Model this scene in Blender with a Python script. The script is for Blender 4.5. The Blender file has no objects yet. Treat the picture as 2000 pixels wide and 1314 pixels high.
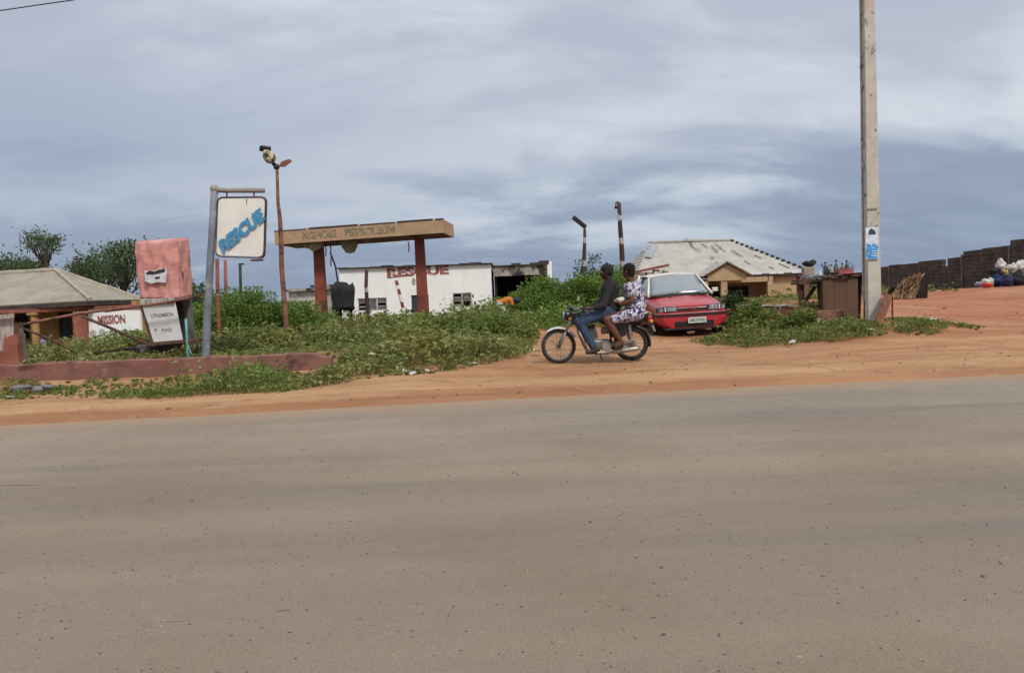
import bpy, bmesh, math, random
import numpy as np
from mathutils import Vector, Matrix, noise as mnoise
R = math.radians
random.seed(7); rng = np.random.default_rng(11)
S = bpy.context.scene
C = S.collection

# ------------------------------------------------------------------ camera
FPX = 1450.0; ROLL = R(2.1); PITCH = -math.atan(82/1450.0); CAMZ = 1.2
cR, sR, cP, sP = math.cos(ROLL), math.sin(ROLL), math.cos(PITCH), math.sin(PITCH)
R0 = Vector((1,0,0)); F0 = Vector((0,cP,sP)); U0 = Vector((0,-sP,cP))
RC = R0*cR - U0*sR; UC = R0*sR + U0*cR
cd = bpy.data.cameras.new('camera'); cam = bpy.data.objects.new('camera', cd); C.objects.link(cam)
m = Matrix((RC, UC, -F0)).transposed().to_4x4(); m.translation = (0,0,CAMZ)
cam.matrix_world = m
cd.sensor_width = 36; cd.lens = 36*FPX/2000; cd.clip_end = 5000; cd.clip_start = .05
S.camera = cam
def P(px, py, D):
    d = F0 + RC*((px-1000)/FPX) + UC*((657-py)/FPX)
    d = d*(D/d.y); return Vector((d.x, d.y, d.z+CAMZ))

# ------------------------------------------------------------------ sky, sun, exposure
EXPO = 0.86
SUN_EL, SUN_AZ = R(50), R(32)           # azimuth measured from -Y (behind the camera) towards +X
sd = bpy.data.lights.new('sun','SUN'); sd.energy = 1.5; sd.angle = R(10); sd.color = (1.0,.95,.88)
sun = bpy.data.objects.new('sun', sd); C.objects.link(sun)
sdir = Vector((math.sin(SUN_AZ)*math.cos(SUN_EL), -math.cos(SUN_AZ)*math.cos(SUN_EL), math.sin(SUN_EL)))
sun.rotation_euler = sdir.to_track_quat('Z','Y').to_euler(); sun.location = sdir*60
S.view_settings.view_transform = 'Standard'; S.view_settings.look = 'None'
S.view_settings.exposure = EXPO; S.view_settings.gamma = 1

class NT:
    def __init__(s, tree): s.t = tree; s.n = tree.nodes; s.l = tree.links
    def node(s, typ, **kw):
        n = s.n.new(typ)
        for k, v in kw.items():
            if k.startswith('i_'):
                k = k[2:]; k = int(k) if k.isdigit() else k.replace('_',' ')
                s.put(n.inputs[k], v)
            else: setattr(n, k, v)
        return n
    def put(s, sock, v):
        if isinstance(v, bpy.types.NodeSocket): s.l.new(v, sock)
        elif v is not None: sock.default_value = v
    def math(s, op, a, b=None, c=None, clamp=False):
        n = s.n.new('ShaderNodeMath'); n.operation = op; n.use_clamp = clamp
        s.put(n.inputs[0], a); s.put(n.inputs[1], b)
        if c is not None: s.put(n.inputs[2], c)
        return n.outputs[0]
    def mix(s, f, a, b, mode='MIX'):
        n = s.n.new('ShaderNodeMix'); n.data_type = 'RGBA'; n.blend_type = mode; n.clamp_factor = True
        f_ = f; s.put(n.inputs[0], f_)
        s.put(n.inputs[6], c4(a)); s.put(n.inputs[7], c4(b)); return n.outputs[2]
    def ramp(s, f, stops, interp='LINEAR'):
        n = s.n.new('ShaderNodeValToRGB'); n.color_ramp.interpolation = interp
        e = n.color_ramp.elements
        while len(e) < len(stops): e.new(.5)
        for k, (p, c) in enumerate(stops): e[k].position = p; e[k].color = c4(c) if not isinstance(c,(int,float)) else (c,c,c,1)
        s.put(n.inputs[0], f); return n.outputs[0]
    def noise(s, vec, scale, detail=4, rough=.55, dist=0):
        n = s.n.new('ShaderNodeTexNoise'); s.put(n.inputs['Vector'], vec)
        n.inputs['Scale'].default_value = scale; n.inputs['Detail'].default_value = detail
        n.inputs['Roughness'].default_value = rough; n.inputs['Distortion'].default_value = dist
        return n.outputs[0]
    def mapping(s, vec, scale=(1,1,1), rot=(0,0,0), loc=(0,0,0)):
        n = s.n.new('ShaderNodeMapping'); s.put(n.inputs[0], vec)
        n.inputs['Scale'].default_value = scale; n.inputs['Rotation'].default_value = rot; n.inputs['Location'].default_value = loc
        return n.outputs[0]
    def sstep(s, v, a, b):
        n = s.n.new('ShaderNodeMapRange'); n.interpolation_type = 'SMOOTHSTEP'
        s.put(n.inputs[0], v); n.inputs[1].default_value = a; n.inputs[2].default_value = b; return n.outputs[0]
def c4(c):
    if isinstance(c, (tuple, list)) and len(c) == 3: return (*c, 1)
    return c
def srgb(r, g, b):
    f = lambda v: (v/255/12.92) if v/255 <= .04045 else ((v/255+.055)/1.055)**2.4
    return (f(r), f(g), f(b))

world = bpy.data.worlds.new('World'); S.world = world; world.use_nodes = True
W = NT(world.node_tree); W.n.clear()
tc = W.node('ShaderNodeTexCoord').outputs['Generated']
sep = W.node('ShaderNodeSeparateXYZ', i_0=tc); dx, dy, dz = sep.outputs
den = W.math('ADD', W.math('MAXIMUM', dz, 0), .34)
qx = W.math('DIVIDE', dx, den); qy = W.math('DIVIDE', dy, den)
q = W.node('ShaderNodeCombineXYZ', i_0=qx, i_1=qy, i_2=W.math('MULTIPLY', dz, 1.2)).outputs[0]
q = W.mapping(q, scale=(.9,1.75,1), rot=(0,0,R(-16)), loc=(3.3,1.7,0))
n1 = W.noise(q, 1.0, 5, .52, .5)
n2 = W.noise(W.mapping(q, loc=(7,2,1)), 2.8, 6, .55, .4)
nn = W.math('ADD', W.math('MULTIPLY', W.math('SUBTRACT', n1, .5), 1.0), W.math('MULTIPLY', W.math('SUBTRACT', n2, .5), .30))
azx = W.math('DIVIDE', dx, W.math('MAXIMUM', W.math('ABSOLUTE', dy), .2))     # left negative, right positive
tilt = W.math('MULTIPLY', azx, -.05)
ev = W.math('ADD', W.math('ADD', dz, W.math('MULTIPLY', nn, .36)), tilt)
K = 1/2**EXPO
def sk(r,g,b): a = srgb(r,g,b); return (a[0]*K, a[1]*K, a[2]*K)
base = W.ramp(ev, [(0,sk(150,166,192)),(.045,sk(134,149,174)),(.085,sk(150,163,185)),(.12,sk(188,198,212)),(.165,sk(212,217,226)),(.23,sk(203,210,221)),(.31,sk(210,215,226)),(.42,sk(220,224,232)),(1,sk(228,231,236))])
# heavy slate bank low on the left side
dv = W.math('ADD', W.math('POWER', W.math('MULTIPLY', W.math('ADD', azx, .68), 1.7), 2), W.math('POWER', W.math('MULTIPLY', W.math('SUBTRACT', dz, .19), 5.5), 2))
lf = W.math('MULTIPLY', W.math('EXPONENT', W.math('MULTIPLY', dv, -1)), .78)
lf = W.math('MULTIPLY', lf, W.math('ADD', .75, W.math('MULTIPLY', nn, 1.4)), clamp=True)
base = W.mix(lf, base, sk(132,148,174))
wisp = W.math('MULTIPLY', W.math('MULTIPLY', W.sstep(n2, .50, .70), W.sstep(dz, .05, .22)), .30)
base = W.mix(wisp, base, sk(220,224,231))
base = W.mix(W.math('MULTIPLY', W.sstep(W.math('ADD', n1, W.math('MULTIPLY', n2, .25)), .655, .50), .50), base, sk(152,163,183))
nish = W.node('ShaderNodeTexSky', sky_type='NISHITA', sun_disc=False, sun_elevation=SUN_EL, sun_rotation=math.pi - SUN_AZ)
b1 = W.node('ShaderNodeBackground', i_0=nish.outputs[0], i_1=.06)
b2 = W.node('ShaderNodeBackground', i_0=base, i_1=1.04)
ms = W.node('ShaderNodeMixShader', i_0=.94); W.l.new(b1.outputs[0], ms.inputs[1]); W.l.new(b2.outputs[0], ms.inputs[2])
W.l.new(ms.outputs[0], W.node('ShaderNodeOutputWorld').inputs[0])

# ------------------------------------------------------------------ materials
def mat(name, col, rough=.85, var=.18, scale=4, metal=0, bump=.15, stain=None, stain2=None, stretch=(1,1,1), bscale=None, spec=.3, coat=0):
    mt = bpy.data.materials.new(name); mt.use_nodes = True
    t = NT(mt.node_tree); bs = t.n['Principled BSDF']
    co = t.mapping(t.node('ShaderNodeTexCoord').outputs['Object'], scale=stretch)
    n = t.noise(co, scale, 8, .6)
    c = t.mix(t.sstep(n, .3, .7), tuple(x*(1-var) for x in col), tuple(min(1,x*(1+var)) for x in col))
    k = 0
    for st in (stain, stain2):
        if st:
            k += 1
            sc, ss, th, wd = st
            f = t.sstep(t.noise(t.mapping(co, loc=(3.1*k,1.7,5.2)), ss, 7, .62, .2), th, th+wd)
            c = t.mix(f, c, sc)
    t.put(bs.inputs['Base Color'], c)
    bs.inputs['Metallic'].default_value = metal
    bs.inputs['Specular IOR Level'].default_value = spec
    bs.inputs['Coat Weight'].default_value = coat
    t.put(bs.inputs['Roughness'], t.math('ADD', rough-.08, t.math('MULTIPLY', n, .16), clamp=True))
    if bump:
        b = t.node('ShaderNodeBump'); b.inputs['Strength'].default_value = bump; b.inputs['Distance'].default_value = .02
        t.put(b.inputs['Height'], t.noise(co, bscale or scale*5, 6, .6)); t.l.new(b.outputs[0], bs.inputs['Normal'])
    return mt
RUST = (.16,.05,.03); GRIME = (.07,.055,.045)
M = {}
M['pole_grey'] = mat('grey_paint', (.17,.19,.22), .6, .2, 5, stain=((.30,.30,.30),3,.58,.1), stain2=(RUST,6,.62,.08))
M['arm_grey'] = mat('weathered_grey', (.25,.23,.20), .7, .25, 8)
M['sign_cream'] = mat('sign_cream', (.70,.685,.63), .7, .07, 2, stain=((.42,.36,.28),2.2,.62,.2), bump=.05)
M['frame_dark'] = mat('sign_frame', (.06,.05,.05), .6, .3, 8, stain=(RUST,4,.5,.1))
M['blue_paint'] = mat('blue_paint', (.05,.25,.45), .7, .12, 30, stain=((.45,.48,.48),25,.62,.04), bump=.02)
M['rust_red'] = mat('rusty_red_paint', (.24,.075,.05), .8, .3, 3, stain=((.10,.035,.03),4,.55,.12), stain2=((.45,.38,.32),7,.64,.05))
M['pole_rust'] = mat('rusty_pole', (.21,.095,.065), .8, .35, 3, stain=((.09,.04,.035),3,.52,.1))
M['black_metal'] = mat('black_metal', (.02,.018,.018), .5, .3, 6)
M['beige_lamp'] = mat('beige_lamp', (.42,.38,.24), .5, .4, 14, stain=((.08,.07,.04),9,.52,.06))
M['fascia'] = mat('peeling_ochre_fascia', (.41,.265,.16), .8, .16, 2, stain=((.32,.235,.15),1.6,.52,.22), stain2=((.20,.11,.06),6,.66,.07), stretch=(1,1,.7))
M['fascia_cap'] = mat('dark_roof_edge', (.06,.045,.04), .9, .4, 3)
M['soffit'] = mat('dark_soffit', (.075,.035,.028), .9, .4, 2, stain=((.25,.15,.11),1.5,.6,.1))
M['plank_brown'] = mat('weathered_red_brown_plank', (.17,.07,.042), .9, .35, 3, stretch=(3,3,.6), bump=.4)
M['torn'] = mat('torn_ceiling_board', (.27,.225,.15), .9, .3, 5)
M['faded_green'] = mat('faded_green_letters', (.17,.18,.11), .9, .2, 8, stain=((.40,.25,.14),6,.50,.06), bump=0)
M['column_red'] = mat('red_column', (.20,.052,.035), .8, .25, 1.4, stain=((.09,.035,.03),2,.56,.12), stain2=((.50,.42,.34),5,.67,.05))
M['white_wall'] = mat('white_wall', (.80,.80,.78), .8, .04, 1.2, stain=((.58,.56,.50),.9,.58,.3), stain2=((.34,.31,.27),2.2,.71,.12), bump=.1, stretch=(1,1,.5))
M['grey_wall'] = mat('stained_grey_wall', (.42,.41,.37), .9, .25, 1.5, stain=((.12,.11,.10),1.2,.55,.15))
M['concrete_black'] = mat('mould_stained_concrete', (.30,.28,.24), .95, .4, 2.0, stain=((.035,.032,.03),1.4,.46,.12))
M['roof_dark'] = mat('dark_slab', (.045,.04,.04), .95, .5, 1.5)
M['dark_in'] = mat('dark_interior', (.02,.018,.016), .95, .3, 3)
M['sign_red'] = mat('sign_red', (.27,.085,.075), .85, .25, 3, stain=((.58,.50,.46),5,.56,.08))
M['letter_white'] = mat('letter_white', (.72,.66,.60), .8, .15, 5, stain=((.40,.18,.15),6,.62,.08))
M['letter_grey'] = mat('faint_grey_letters', (.30,.29,.28), .85, .3, 20, bump=0)
M['win_grey'] = mat('louvre_grey', (.13,.13,.13), .4, .3, 6)
M['door_dark'] = mat('door_dark', (.045,.045,.05), .6, .3, 3)
M['black_cloth'] = mat('black_cloth', (.018,.017,.019), .75, .35, 3, bump=.3)
M['yellow_wall'] = mat('ochre_yellow_wall', (.36,.20,.075), .85, .18, 2, stain=((.20,.08,.045),1.4,.6,.12))
M['porch_red'] = mat('porch_red', (.27,.095,.065), .85, .25, 2, stain=((.14,.06,.045),2,.6,.15))
M['low_red'] = mat('low_wall_red', (.21,.095,.075), .9, .2, 2.2, stain=((.10,.045,.04),1.6,.56,.1), stain2=((.30,.19,.13),3.2,.62,.1), bump=.35, stretch=(1,1,1.4))
M['rubble'] = mat('grey_rubble', (.16,.15,.16), .95, .4, 8, bump=.6)
M['pink_cloth'] = mat('faded_pink_cloth', (.55,.25,.22), .9, .14, 5, stain=((.68,.40,.36),2.5,.50,.2), stain2=((.34,.13,.11),2.4,.62,.1), bump=.9, bscale=9)
M['paper'] = mat('torn_paper', (.55,.56,.58), .8, .2, 12)
M['black_print'] = mat('black_print', (.03,.03,.03), .8, .2, 12, bump=0)
M['board_white'] = mat('white_board', (.60,.59,.59), .7, .1, 3, stain=((.36,.33,.30),2.2,.64,.12))
M['old_wood'] = mat('grey_old_wood', (.15,.135,.115), .95, .4, 4, stretch=(4,4,.6), bump=.5)
M['pale_wood'] = mat('pale_wood', (.38,.33,.30), .95, .3, 5, stretch=(3,3,.7), bump=.5, stain=((.14,.10,.08),4,.58,.1))
M['brown_wood'] = mat('brown_wood', (.105,.055,.035), .9, .4, 4, stretch=(3,3,.8), bump=.4)
M['turquoise'] = mat('turquoise_paint', (.13,.30,.31), .6, .2, 6, stain=(RUST,6,.6,.1))
M['concrete'] = mat('pale_concrete', (.48,.445,.39), .9, .12, 3, stain=((.24,.21,.18),7,.62,.05), stain2=((.40,.29,.20),1.1,.54,.25), bump=.35, bscale=30)
M['concrete_shaded'] = mat('concrete_shaded', (.36,.335,.30), .9, .2, 3, stain=((.15,.13,.11),5,.56,.1), bump=.4)  # darker concrete copy, puts the shade of the pole's left side into colour
M['poster_white'] = mat('poster_white', (.58,.66,.74), .6, .15, 10, bump=0)
M['poster_blue'] = mat('poster_blue', (.06,.27,.58), .6, .25, 14, stain=((.45,.6,.72),12,.58,.05), bump=0)
M['poster_navy'] = mat('poster_navy', (.04,.06,.10), .6, .2, 8, bump=0)
M['brown_sheet'] = mat('brown_sheet', (.115,.066,.042), .75, .16, 1.6, stain=((.075,.045,.036),1.2,.56,.2), bump=.2)
M['brown_dark'] = mat('dark_plank', (.035,.026,.024), .9, .4, 4, stretch=(3,3,.7))
M['brick'] = mat('brown_masonry', (.21,.10,.065), .95, .3, 4, stain=((.36,.23,.15),3,.58,.1), bump=.6)
M['house_beige'] = mat('beige_render', (.40,.29,.17), .9, .12, 1.5, stain=((.28,.20,.12),.8,.58,.3))
M['straw'] = mat('dry_straw', (.25,.165,.09), .95, .5, 12, stretch=(1,1,1), stain=((.10,.06,.04),10,.5,.1))
M['rubber'] = mat('tyre_rubber', (.035,.03,.027), .85, .3, 10, stain=((.16,.10,.065),7,.55,.15))
M['chrome'] = mat('dusty_chrome', (.36,.33,.29), .42, .3, 8, metal=.7, bump=.02)
M['alloy'] = mat('dull_alloy', (.20,.19,.175), .45, .25, 10, metal=.6)
M['white_gloss'] = mat('white_gloss', (.70,.70,.72), .35, .05, 4, bump=0)
M['dusty_white'] = mat('dusty_white_paint', (.50,.49,.48), .5, .15, 5, stain=((.34,.26,.19),4,.56,.15), bump=0)
M['bike_black'] = mat('bike_black', (.014,.014,.016), .3, .3, 6, bump=0, spec=.5)
M['bike_red'] = mat('bike_dark_red', (.22,.03,.025), .35, .2, 6, bump=0)
M['vinyl'] = mat('seat_vinyl', (.014,.014,.016), .45, .2, 12)
M['orange_lens'] = mat('orange_lens', (.62,.20,.04), .3, .1, 5, bump=0)
M['red_lens'] = mat('red_lens', (.42,.02,.03), .3, .1, 5, bump=0)
M['skin'] = mat('brown_skin', (.12,.048,.028), .55, .12, 8, bump=.05)
M['skin_dark'] = mat('dark_brown_skin', (.042,.020,.014), .5, .12, 8, bump=.05)
M['hair'] = mat('black_hair', (.012,.010,.010), .9, .4, 40, bump=.8)
M['jacket'] = mat('black_jacket', (.017,.016,.019), .8, .3, 5, bump=.3)
M['denim'] = mat('blue_denim', (.035,.058,.10), .9, .25, 6, stain=((.10,.14,.21),2.5,.55,.15), bump=.2)
M['shoe'] = mat('dark_shoe', (.05,.032,.03), .7, .3, 8)
M['eye'] = mat('eye_white', (.6,.57,.5), .3, .02, 5, bump=0)
M['dress'] = mat('navy_and_white_print', (.50,.48,.57), .85, .08, 6, stain=((.03,.028,.07),22,.505,.02), stain2=((.28,.26,.38),14,.60,.03), bump=.15)
M['orange_shirt'] = mat('orange_shirt', (.48,.14,.025), .85, .2, 5)
M['grey_cloth'] = mat('pale_grey_cloth', (.48,.46,.44), .85, .2, 5)
M['blue_cloth'] = mat('dark_blue_cloth', (.02,.035,.10), .85, .2, 5)
M['bag_white'] = mat('off_white_plastic', (.52,.51,.46), .6, .1, 8)
M['car_red'] = mat('car_red', (.40,.018,.024), .30, .08, 2.5, bump=0, spec=.6, coat=.35, stain=((.44,.09,.075),1.6,.62,.3))
M['car_cream'] = mat('car_cream', (.66,.62,.54), .35, .06, 3, bump=0, coat=.3)
M['trim'] = mat('black_trim', (.022,.020,.022), .55, .3, 10, bump=.05)
M['plate'] = mat('number_plate', (.46,.50,.46), .5, .08, 20, bump=0)
M['plate_green'] = mat('plate_characters', (.05,.17,.12), .6, .1, 20, bump=0)
M['lens'] = mat('headlamp_lens', (.42,.46,.52), .12, .5, 18, metal=.5, bump=0)
M['housing'] = mat('headlamp_housing', (.055,.062,.08), .2, .4, 14, bump=0, spec=.6)
M['bucket_red'] = mat('red_plastic', (.55,.05,.05), .45, .1, 5, bump=0)
M['barrel_blue'] = mat('navy_plastic', (.02,.022,.075), .5, .2, 5, bump=0)
M['yellow_cloth'] = mat('yellow_cloth', (.42,.38,.10), .8, .3, 5)
M['purple_cloth'] = mat('lilac_cloth', (.28,.22,.32), .85, .3, 5)
M['wire'] = mat('black_wire', (.03,.028,.03), .6, .1, 5, bump=0)
M['grey_rag'] = mat('grey_rag',(.09,.085,.09),.95,.4,6); M['dirty_card'] = mat('dirty_card',(.33,.28,.21),.9,.2,6,stain=((.15,.11,.08),6,.55,.1)); M['glass_green'] = mat('green_glass',(.03,.05,.035),.25,.2,6,bump=0,spec=.6); M['glass_grey'] = mat('grey_glass',(.11,.13,.12),.25,.2,6,bump=0,spec=.6)
def corrugated(name, col, stain, sc=46, stain2=None, axis='X'):
    mt = mat(name, col, .75, .12, 1.2, stain=stain, stain2=stain2, bump=0)
    t = NT(mt.node_tree); bs = t.n['Principled BSDF']
    w = t.node('ShaderNodeTexWave', wave_type='BANDS', bands_direction=axis); t.put(w.inputs['Vector'], t.node('ShaderNodeTexCoord').outputs['Object'])
    w.inputs['Scale'].default_value = sc/10; w.inputs['Distortion'].default_value = 0
    b = t.node('ShaderNodeBump'); b.inputs['Strength'].default_value = .7; b.inputs['Distance'].default_value = .04
    t.l.new(w.outputs['Fac'], b.inputs['Height']); t.l.new(b.outputs[0], bs.inputs['Normal']); return mt
M['roof_left'] = corrugated('old_corrugated_roof', (.31,.28,.22), ((.23,.215,.18),.8,.55,.2), 20, ((.24,.13,.08),2.6,.69,.05))
M['roof_right'] = corrugated('pale_corrugated_roof', (.40,.385,.345), ((.29,.275,.25),.5,.55,.2), 20, ((.16,.12,.09),1.8,.72,.03))
M['roof_tin'] = mat('bare_tin', (.28,.31,.35), .6, .25, 3, metal=.1, bump=.05)
M['ridge_cap'] = mat('ridge_cap', (.34,.31,.24), .85, .2, 3, stain=((.20,.12,.08),3,.6,.05))
M['lap_shadow'] = mat('sheet_lap_shadow_line', (.14,.12,.10), .9, .4, 3)
def banded(name, ca, cb, period, duty=.5):
    mt = mat(name, ca, .8, .15, 5); t = NT(mt.node_tree); bs = t.n['Principled BSDF']
    z = t.node('ShaderNodeSeparateXYZ', i_0=t.node('ShaderNodeTexCoord').outputs['Object']).outputs[2]
    z = t.math('ADD', z, t.math('MULTIPLY', t.noise(t.node('ShaderNodeTexCoord').outputs['Object'], 1.1, 3), period*1.3))
    f = t.math('FRACT', t.math('DIVIDE', z, period)); f = t.math('GREATER_THAN', f, duty)
    src = bs.inputs['Base Color'].links[0].from_socket
    t.put(bs.inputs['Base Color'], t.mix(f, src, cb)); return mt
M['band_dark'] = banded('peeling_banded_pole', (.06,.03,.03), (.38,.33,.31), 1.25, .74)
M['band_red'] = banded('red_white_banded_pole', (.20,.055,.045), (.66,.62,.60), .50, .55)
M['band_rod'] = banded('red_black_rod', (.28,.07,.05), (.03,.02,.02), .16, .5)

def blockwall(name):
    mt = mat(name, (.062,.050,.042), .95, .4, 1.6, stain=((.13,.10,.07),1.1,.6,.2), bump=0)
    t = NT(mt.node_tree); bs = t.n['Principled BSDF']
    br = t.node('ShaderNodeTexBrick'); co = t.node('ShaderNodeTexCoord').outputs['Object']
    s3 = t.node('ShaderNodeSeparateXYZ', i_0=co).outputs
    t.put(br.inputs['Vector'], t.node('ShaderNodeCombineXYZ', i_0=s3[0], i_1=s3[2]).outputs[0])
    br.inputs['Scale'].default_value = 1; br.inputs['Brick Width'].default_value = .45; br.inputs['Row Height'].default_value = .225
    br.inputs['Mortar Size'].default_value = .018; br.inputs['Color1'].default_value = (.75,.75,.75,1); br.inputs['Color2'].default_value = (1.1,1.1,1.1,1); br.inputs['Mortar'].default_value = (1.7,1.6,1.5,1)
    src = bs.inputs['Base Color'].links[0].from_socket
    t.put(bs.inputs['Base Color'], t.mix(1, src, br.outputs[0], 'MULTIPLY'))
    b = t.node('ShaderNodeBump'); b.inputs['Distance'].default_value = .03; t.l.new(t.noise(co, 12, 6), b.inputs['Height']); t.l.new(b.outputs[0], bs.inputs['Normal'])
    return mt
M['block'] = blockwall('dark_block_wall'); M['pier_grey'] = mat('dark_grey_pier',(.13,.115,.10),.95,.3,4)

def leafmat(name, stops, transl=.25, patch=None, rough=.55):
    mt = bpy.data.materials.new(name); mt.use_nodes = True; t = NT(mt.node_tree); bs = t.n['Principled BSDF']
    a = t.node('ShaderNodeAttribute', attribute_name='tint').outputs['Fac']
    c = t.ramp(a, stops)
    if patch:
        pc, ps, th, wd, amt = patch
        f = t.math('MULTIPLY', t.sstep(t.noise(t.node('ShaderNodeTexCoord').outputs['Object'], ps, 3), th, th+wd), amt)
        c = t.mix(f, c, t.mix(1, c, pc, 'MULTIPLY'))
    t.put(bs.inputs['Base Color'], c); bs.inputs['Roughness'].default_value = rough; bs.inputs['Specular IOR Level'].default_value = .15
    tr = t.node('ShaderNodeBsdfTranslucent'); t.put(tr.inputs[0], c)
    mx = t.node('ShaderNodeMixShader', i_0=transl); t.l.new(bs.outputs[0], mx.inputs[1]); t.l.new(tr.outputs[0], mx.inputs[2])
    t.l.new(mx.outputs[0], t.n['Material Output'].inputs[0]); return mt
M['leaf_bush'] = leafmat('bush_leaves', [(0,(.06,.105,.022)),(.4,(.125,.20,.042)),(.75,(.225,.32,.07)),(1,(.38,.46,.16))], .38)
M['leaf_dark'] = leafmat('dark_leaves', [(0,(.03,.055,.022)),(.6,(.06,.10,.035)),(1,(.10,.15,.06))], .25)
M['leaf_tree'] = leafmat('tree_leaves', [(0,(.04,.07,.03)),(.7,(.105,.15,.065)),(1,(.16,.21,.095))], .28)
M['leaf_weed'] = leafmat('weed_leaves', [(0,(.085,.10,.033)),(.3,(.145,.175,.05)),(.6,(.215,.25,.075)),(.85,(.32,.335,.13)),(1,(.50,.47,.28))], .34, patch=((1.28,.82,.68),1.0,.50,.18,.7))
M['leaf_green'] = leafmat('green_weed_leaves', [(0,(.075,.115,.027)),(.5,(.15,.205,.05)),(.85,(.25,.31,.09)),(1,(.44,.44,.24))], .36, patch=((1.2,.95,.8),1.2,.5,.2,.7))
M['leaf_dry'] = leafmat('dry_weed_leaves', [(0,(.14,.12,.05)),(.4,(.24,.22,.08)),(.8,(.33,.32,.12)),(1,(.5,.44,.25))], .34)
M['stem'] = mat('green_brown_stem', (.09,.075,.035), .9, .3, 8)
M['bark'] = mat('bark', (.06,.05,.042), .95, .4, 8, bump=.5)

# ------------------------------------------------------------------ mesh builder
class MB:
    def __init__(s): s.v = []; s.f = []
    def add(s, vs, fs):
        o = len(s.v); s.v += [tuple(v) for v in vs]; s.f += [tuple(i+o for i in f) for f in fs]; return s
    def box(s, c, d, rot=None, taper=1.0):
        c = Vector(c); hx, hy, hz = d[0]/2, d[1]/2, d[2]/2
        vs = []
        for z in (-hz, hz):
            k = taper if z > 0 else 1
            for x, y in ((-hx,-hy),(hx,-hy),(hx,hy),(-hx,hy)): vs.append(Vector((x*k, y*k, z)))
        if rot is not None:
            r = rot if isinstance(rot, Matrix) else Matrix.Rotation(rot[2],3,'Z') @ Matrix.Rotation(rot[1],3,'Y') @ Matrix.Rotation(rot[0],3,'X')
            vs = [r @ v for v in vs]
        return s.add([v+c for v in vs], [(3,2,1,0),(4,5,6,7),(0,1,5,4),(1,2,6,5),(2,3,7,6),(3,0,4,7)])
    def beam(s, a, b, w, h, up=(0,0,1)):
        a, b = Vector(a), Vector(b); z = (b-a); L = z.length; z.normalize()
        x = Vector(up).cross(z)
        if x.length < 1e-3: x = Vector((1,0,0))
        x.normalize(); y = z.cross(x); r = Matrix((x,y,z)).transposed()
        return s.box((a+b)/2, (w,h,L), r)
    def tube(s, pts, r, n=8, caps=True):
        pts = [Vector(p) for p in pts]; rs = r if isinstance(r,(list,tuple)) else [r]*len(pts)
        rings = []; ref = None
        for i, p in enumerate(pts):
            t = (pts[min(i+1,len(pts)-1)] - pts[max(i-1,0)]).normalized()
            if ref is None: ref = Vector((0,0,1)) if abs(t.z) < .9 else Vector((1,0,0))
            x = ref - t*ref.dot(t); x.normalize(); ref = x; y = t.cross(x)
            rings.append([p + x*math.cos(2*math.pi*k/n)*rs[i] + y*math.sin(2*math.pi*k/n)*rs[i] for k in range(n)])
        return s.loft(rings, True, caps)
    def loft(s, rings, closed=True, caps=True):
        n = len(rings[0]); vs = [v for r in rings for v in r]; fs = []
        for i in range(len(rings)-1):
            for k in range(n if closed else n-1):
                a, b = i*n+k, i*n+(k+1)%n; fs.append((a, b, b+n, a+n))
        if caps: fs.append(tuple(range(n-1,-1,-1))); fs.append(tuple((len(rings)-1)*n+k for k in range(n)))
        return s.add(vs, fs)
    def ball(s, c, r, seg=12, rings=8, rot=None):
        c = Vector(c); r = Vector((r,r,r)) if isinstance(r,(int,float)) else Vector(r)
        vs = [Vector((0,0,-r.z))]; fs = []
        for i in range(1, rings):
            ph = math.pi*i/rings - math.pi/2
            for k in range(seg):
                a = 2*math.pi*k/seg; vs.append(Vector((math.cos(a)*math.cos(ph)*r.x, math.sin(a)*math.cos(ph)*r.y, math.sin(ph)*r.z)))
        vs.append(Vector((0,0,r.z)))
        for k in range(seg): fs.append((0, 1+(k+1)%seg, 1+k))
        for i in range(rings-2):
            for k in range(seg):
                a = 1+i*seg+k; b = 1+i*seg+(k+1)%seg; fs.append((a,b,b+seg,a+seg))
        t = 1+(rings-2)*seg; e = len(vs)-1
        for k in range(seg): fs.append((t+k, t+(k+1)%seg, e))
        if rot is not None: vs = [rot @ v for v in vs]
        return s.add([v+c for v in vs], fs)
    def limb(s, a, ra, b, rb, n=12):
        a, b = Vector(a), Vector(b); s.tube([a,b],[ra,rb],n); s.ball(a,ra,n,8); s.ball(b,rb,n,8); return s
    def prism(s, outline, y0, y1, axis='Y'):
        n = len(outline)
        f = (lambda p, t: (p[0], t, p[1])) if axis == 'Y' else ((lambda p, t: (t, p[0], p[1])) if axis == 'X' else (lambda p, t: (p[0], p[1], t)))
        vs = [f(p, y0) for p in outline] + [f(p, y1) for p in outline]
        fs = [tuple(range(n)), tuple(range(2*n-1, n-1, -1))] + [(k, k+n, (k+1)%n+n, (k+1)%n) for k in range(n)]
        return s.add(vs, fs)
    def disc_ring(s, c, R1, R0, w, n=32, axis='Y'):     # flat ring (rim, tyre) around an axis
        c = Vector(c); rings = []
        for k in range(n+1):
            a = 2*math.pi*k/n; d = Vector((math.cos(a),0,math.sin(a))); y = Vector((0,w/2,0))
            rings.append([c+d*R0-y, c+d*R1-y, c+d*R1+y, c+d*R0+y])
        return s.loft(rings, True, False)
    def torus(s, c, R1, r, n=40, m=10, sy=1):
        c = Vector(c); rings = []
        for k in range(n+1):
            a = 2*math.pi*k/n; d = Vector((math.cos(a),0,math.sin(a)))
            rings.append([c + d*(R1 + r*math.cos(2*math.pi*j/m)) + Vector((0, r*sy*math.sin(2*math.pi*j/m), 0)) for j in range(m)])
        return s.loft(rings, True, False)
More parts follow.
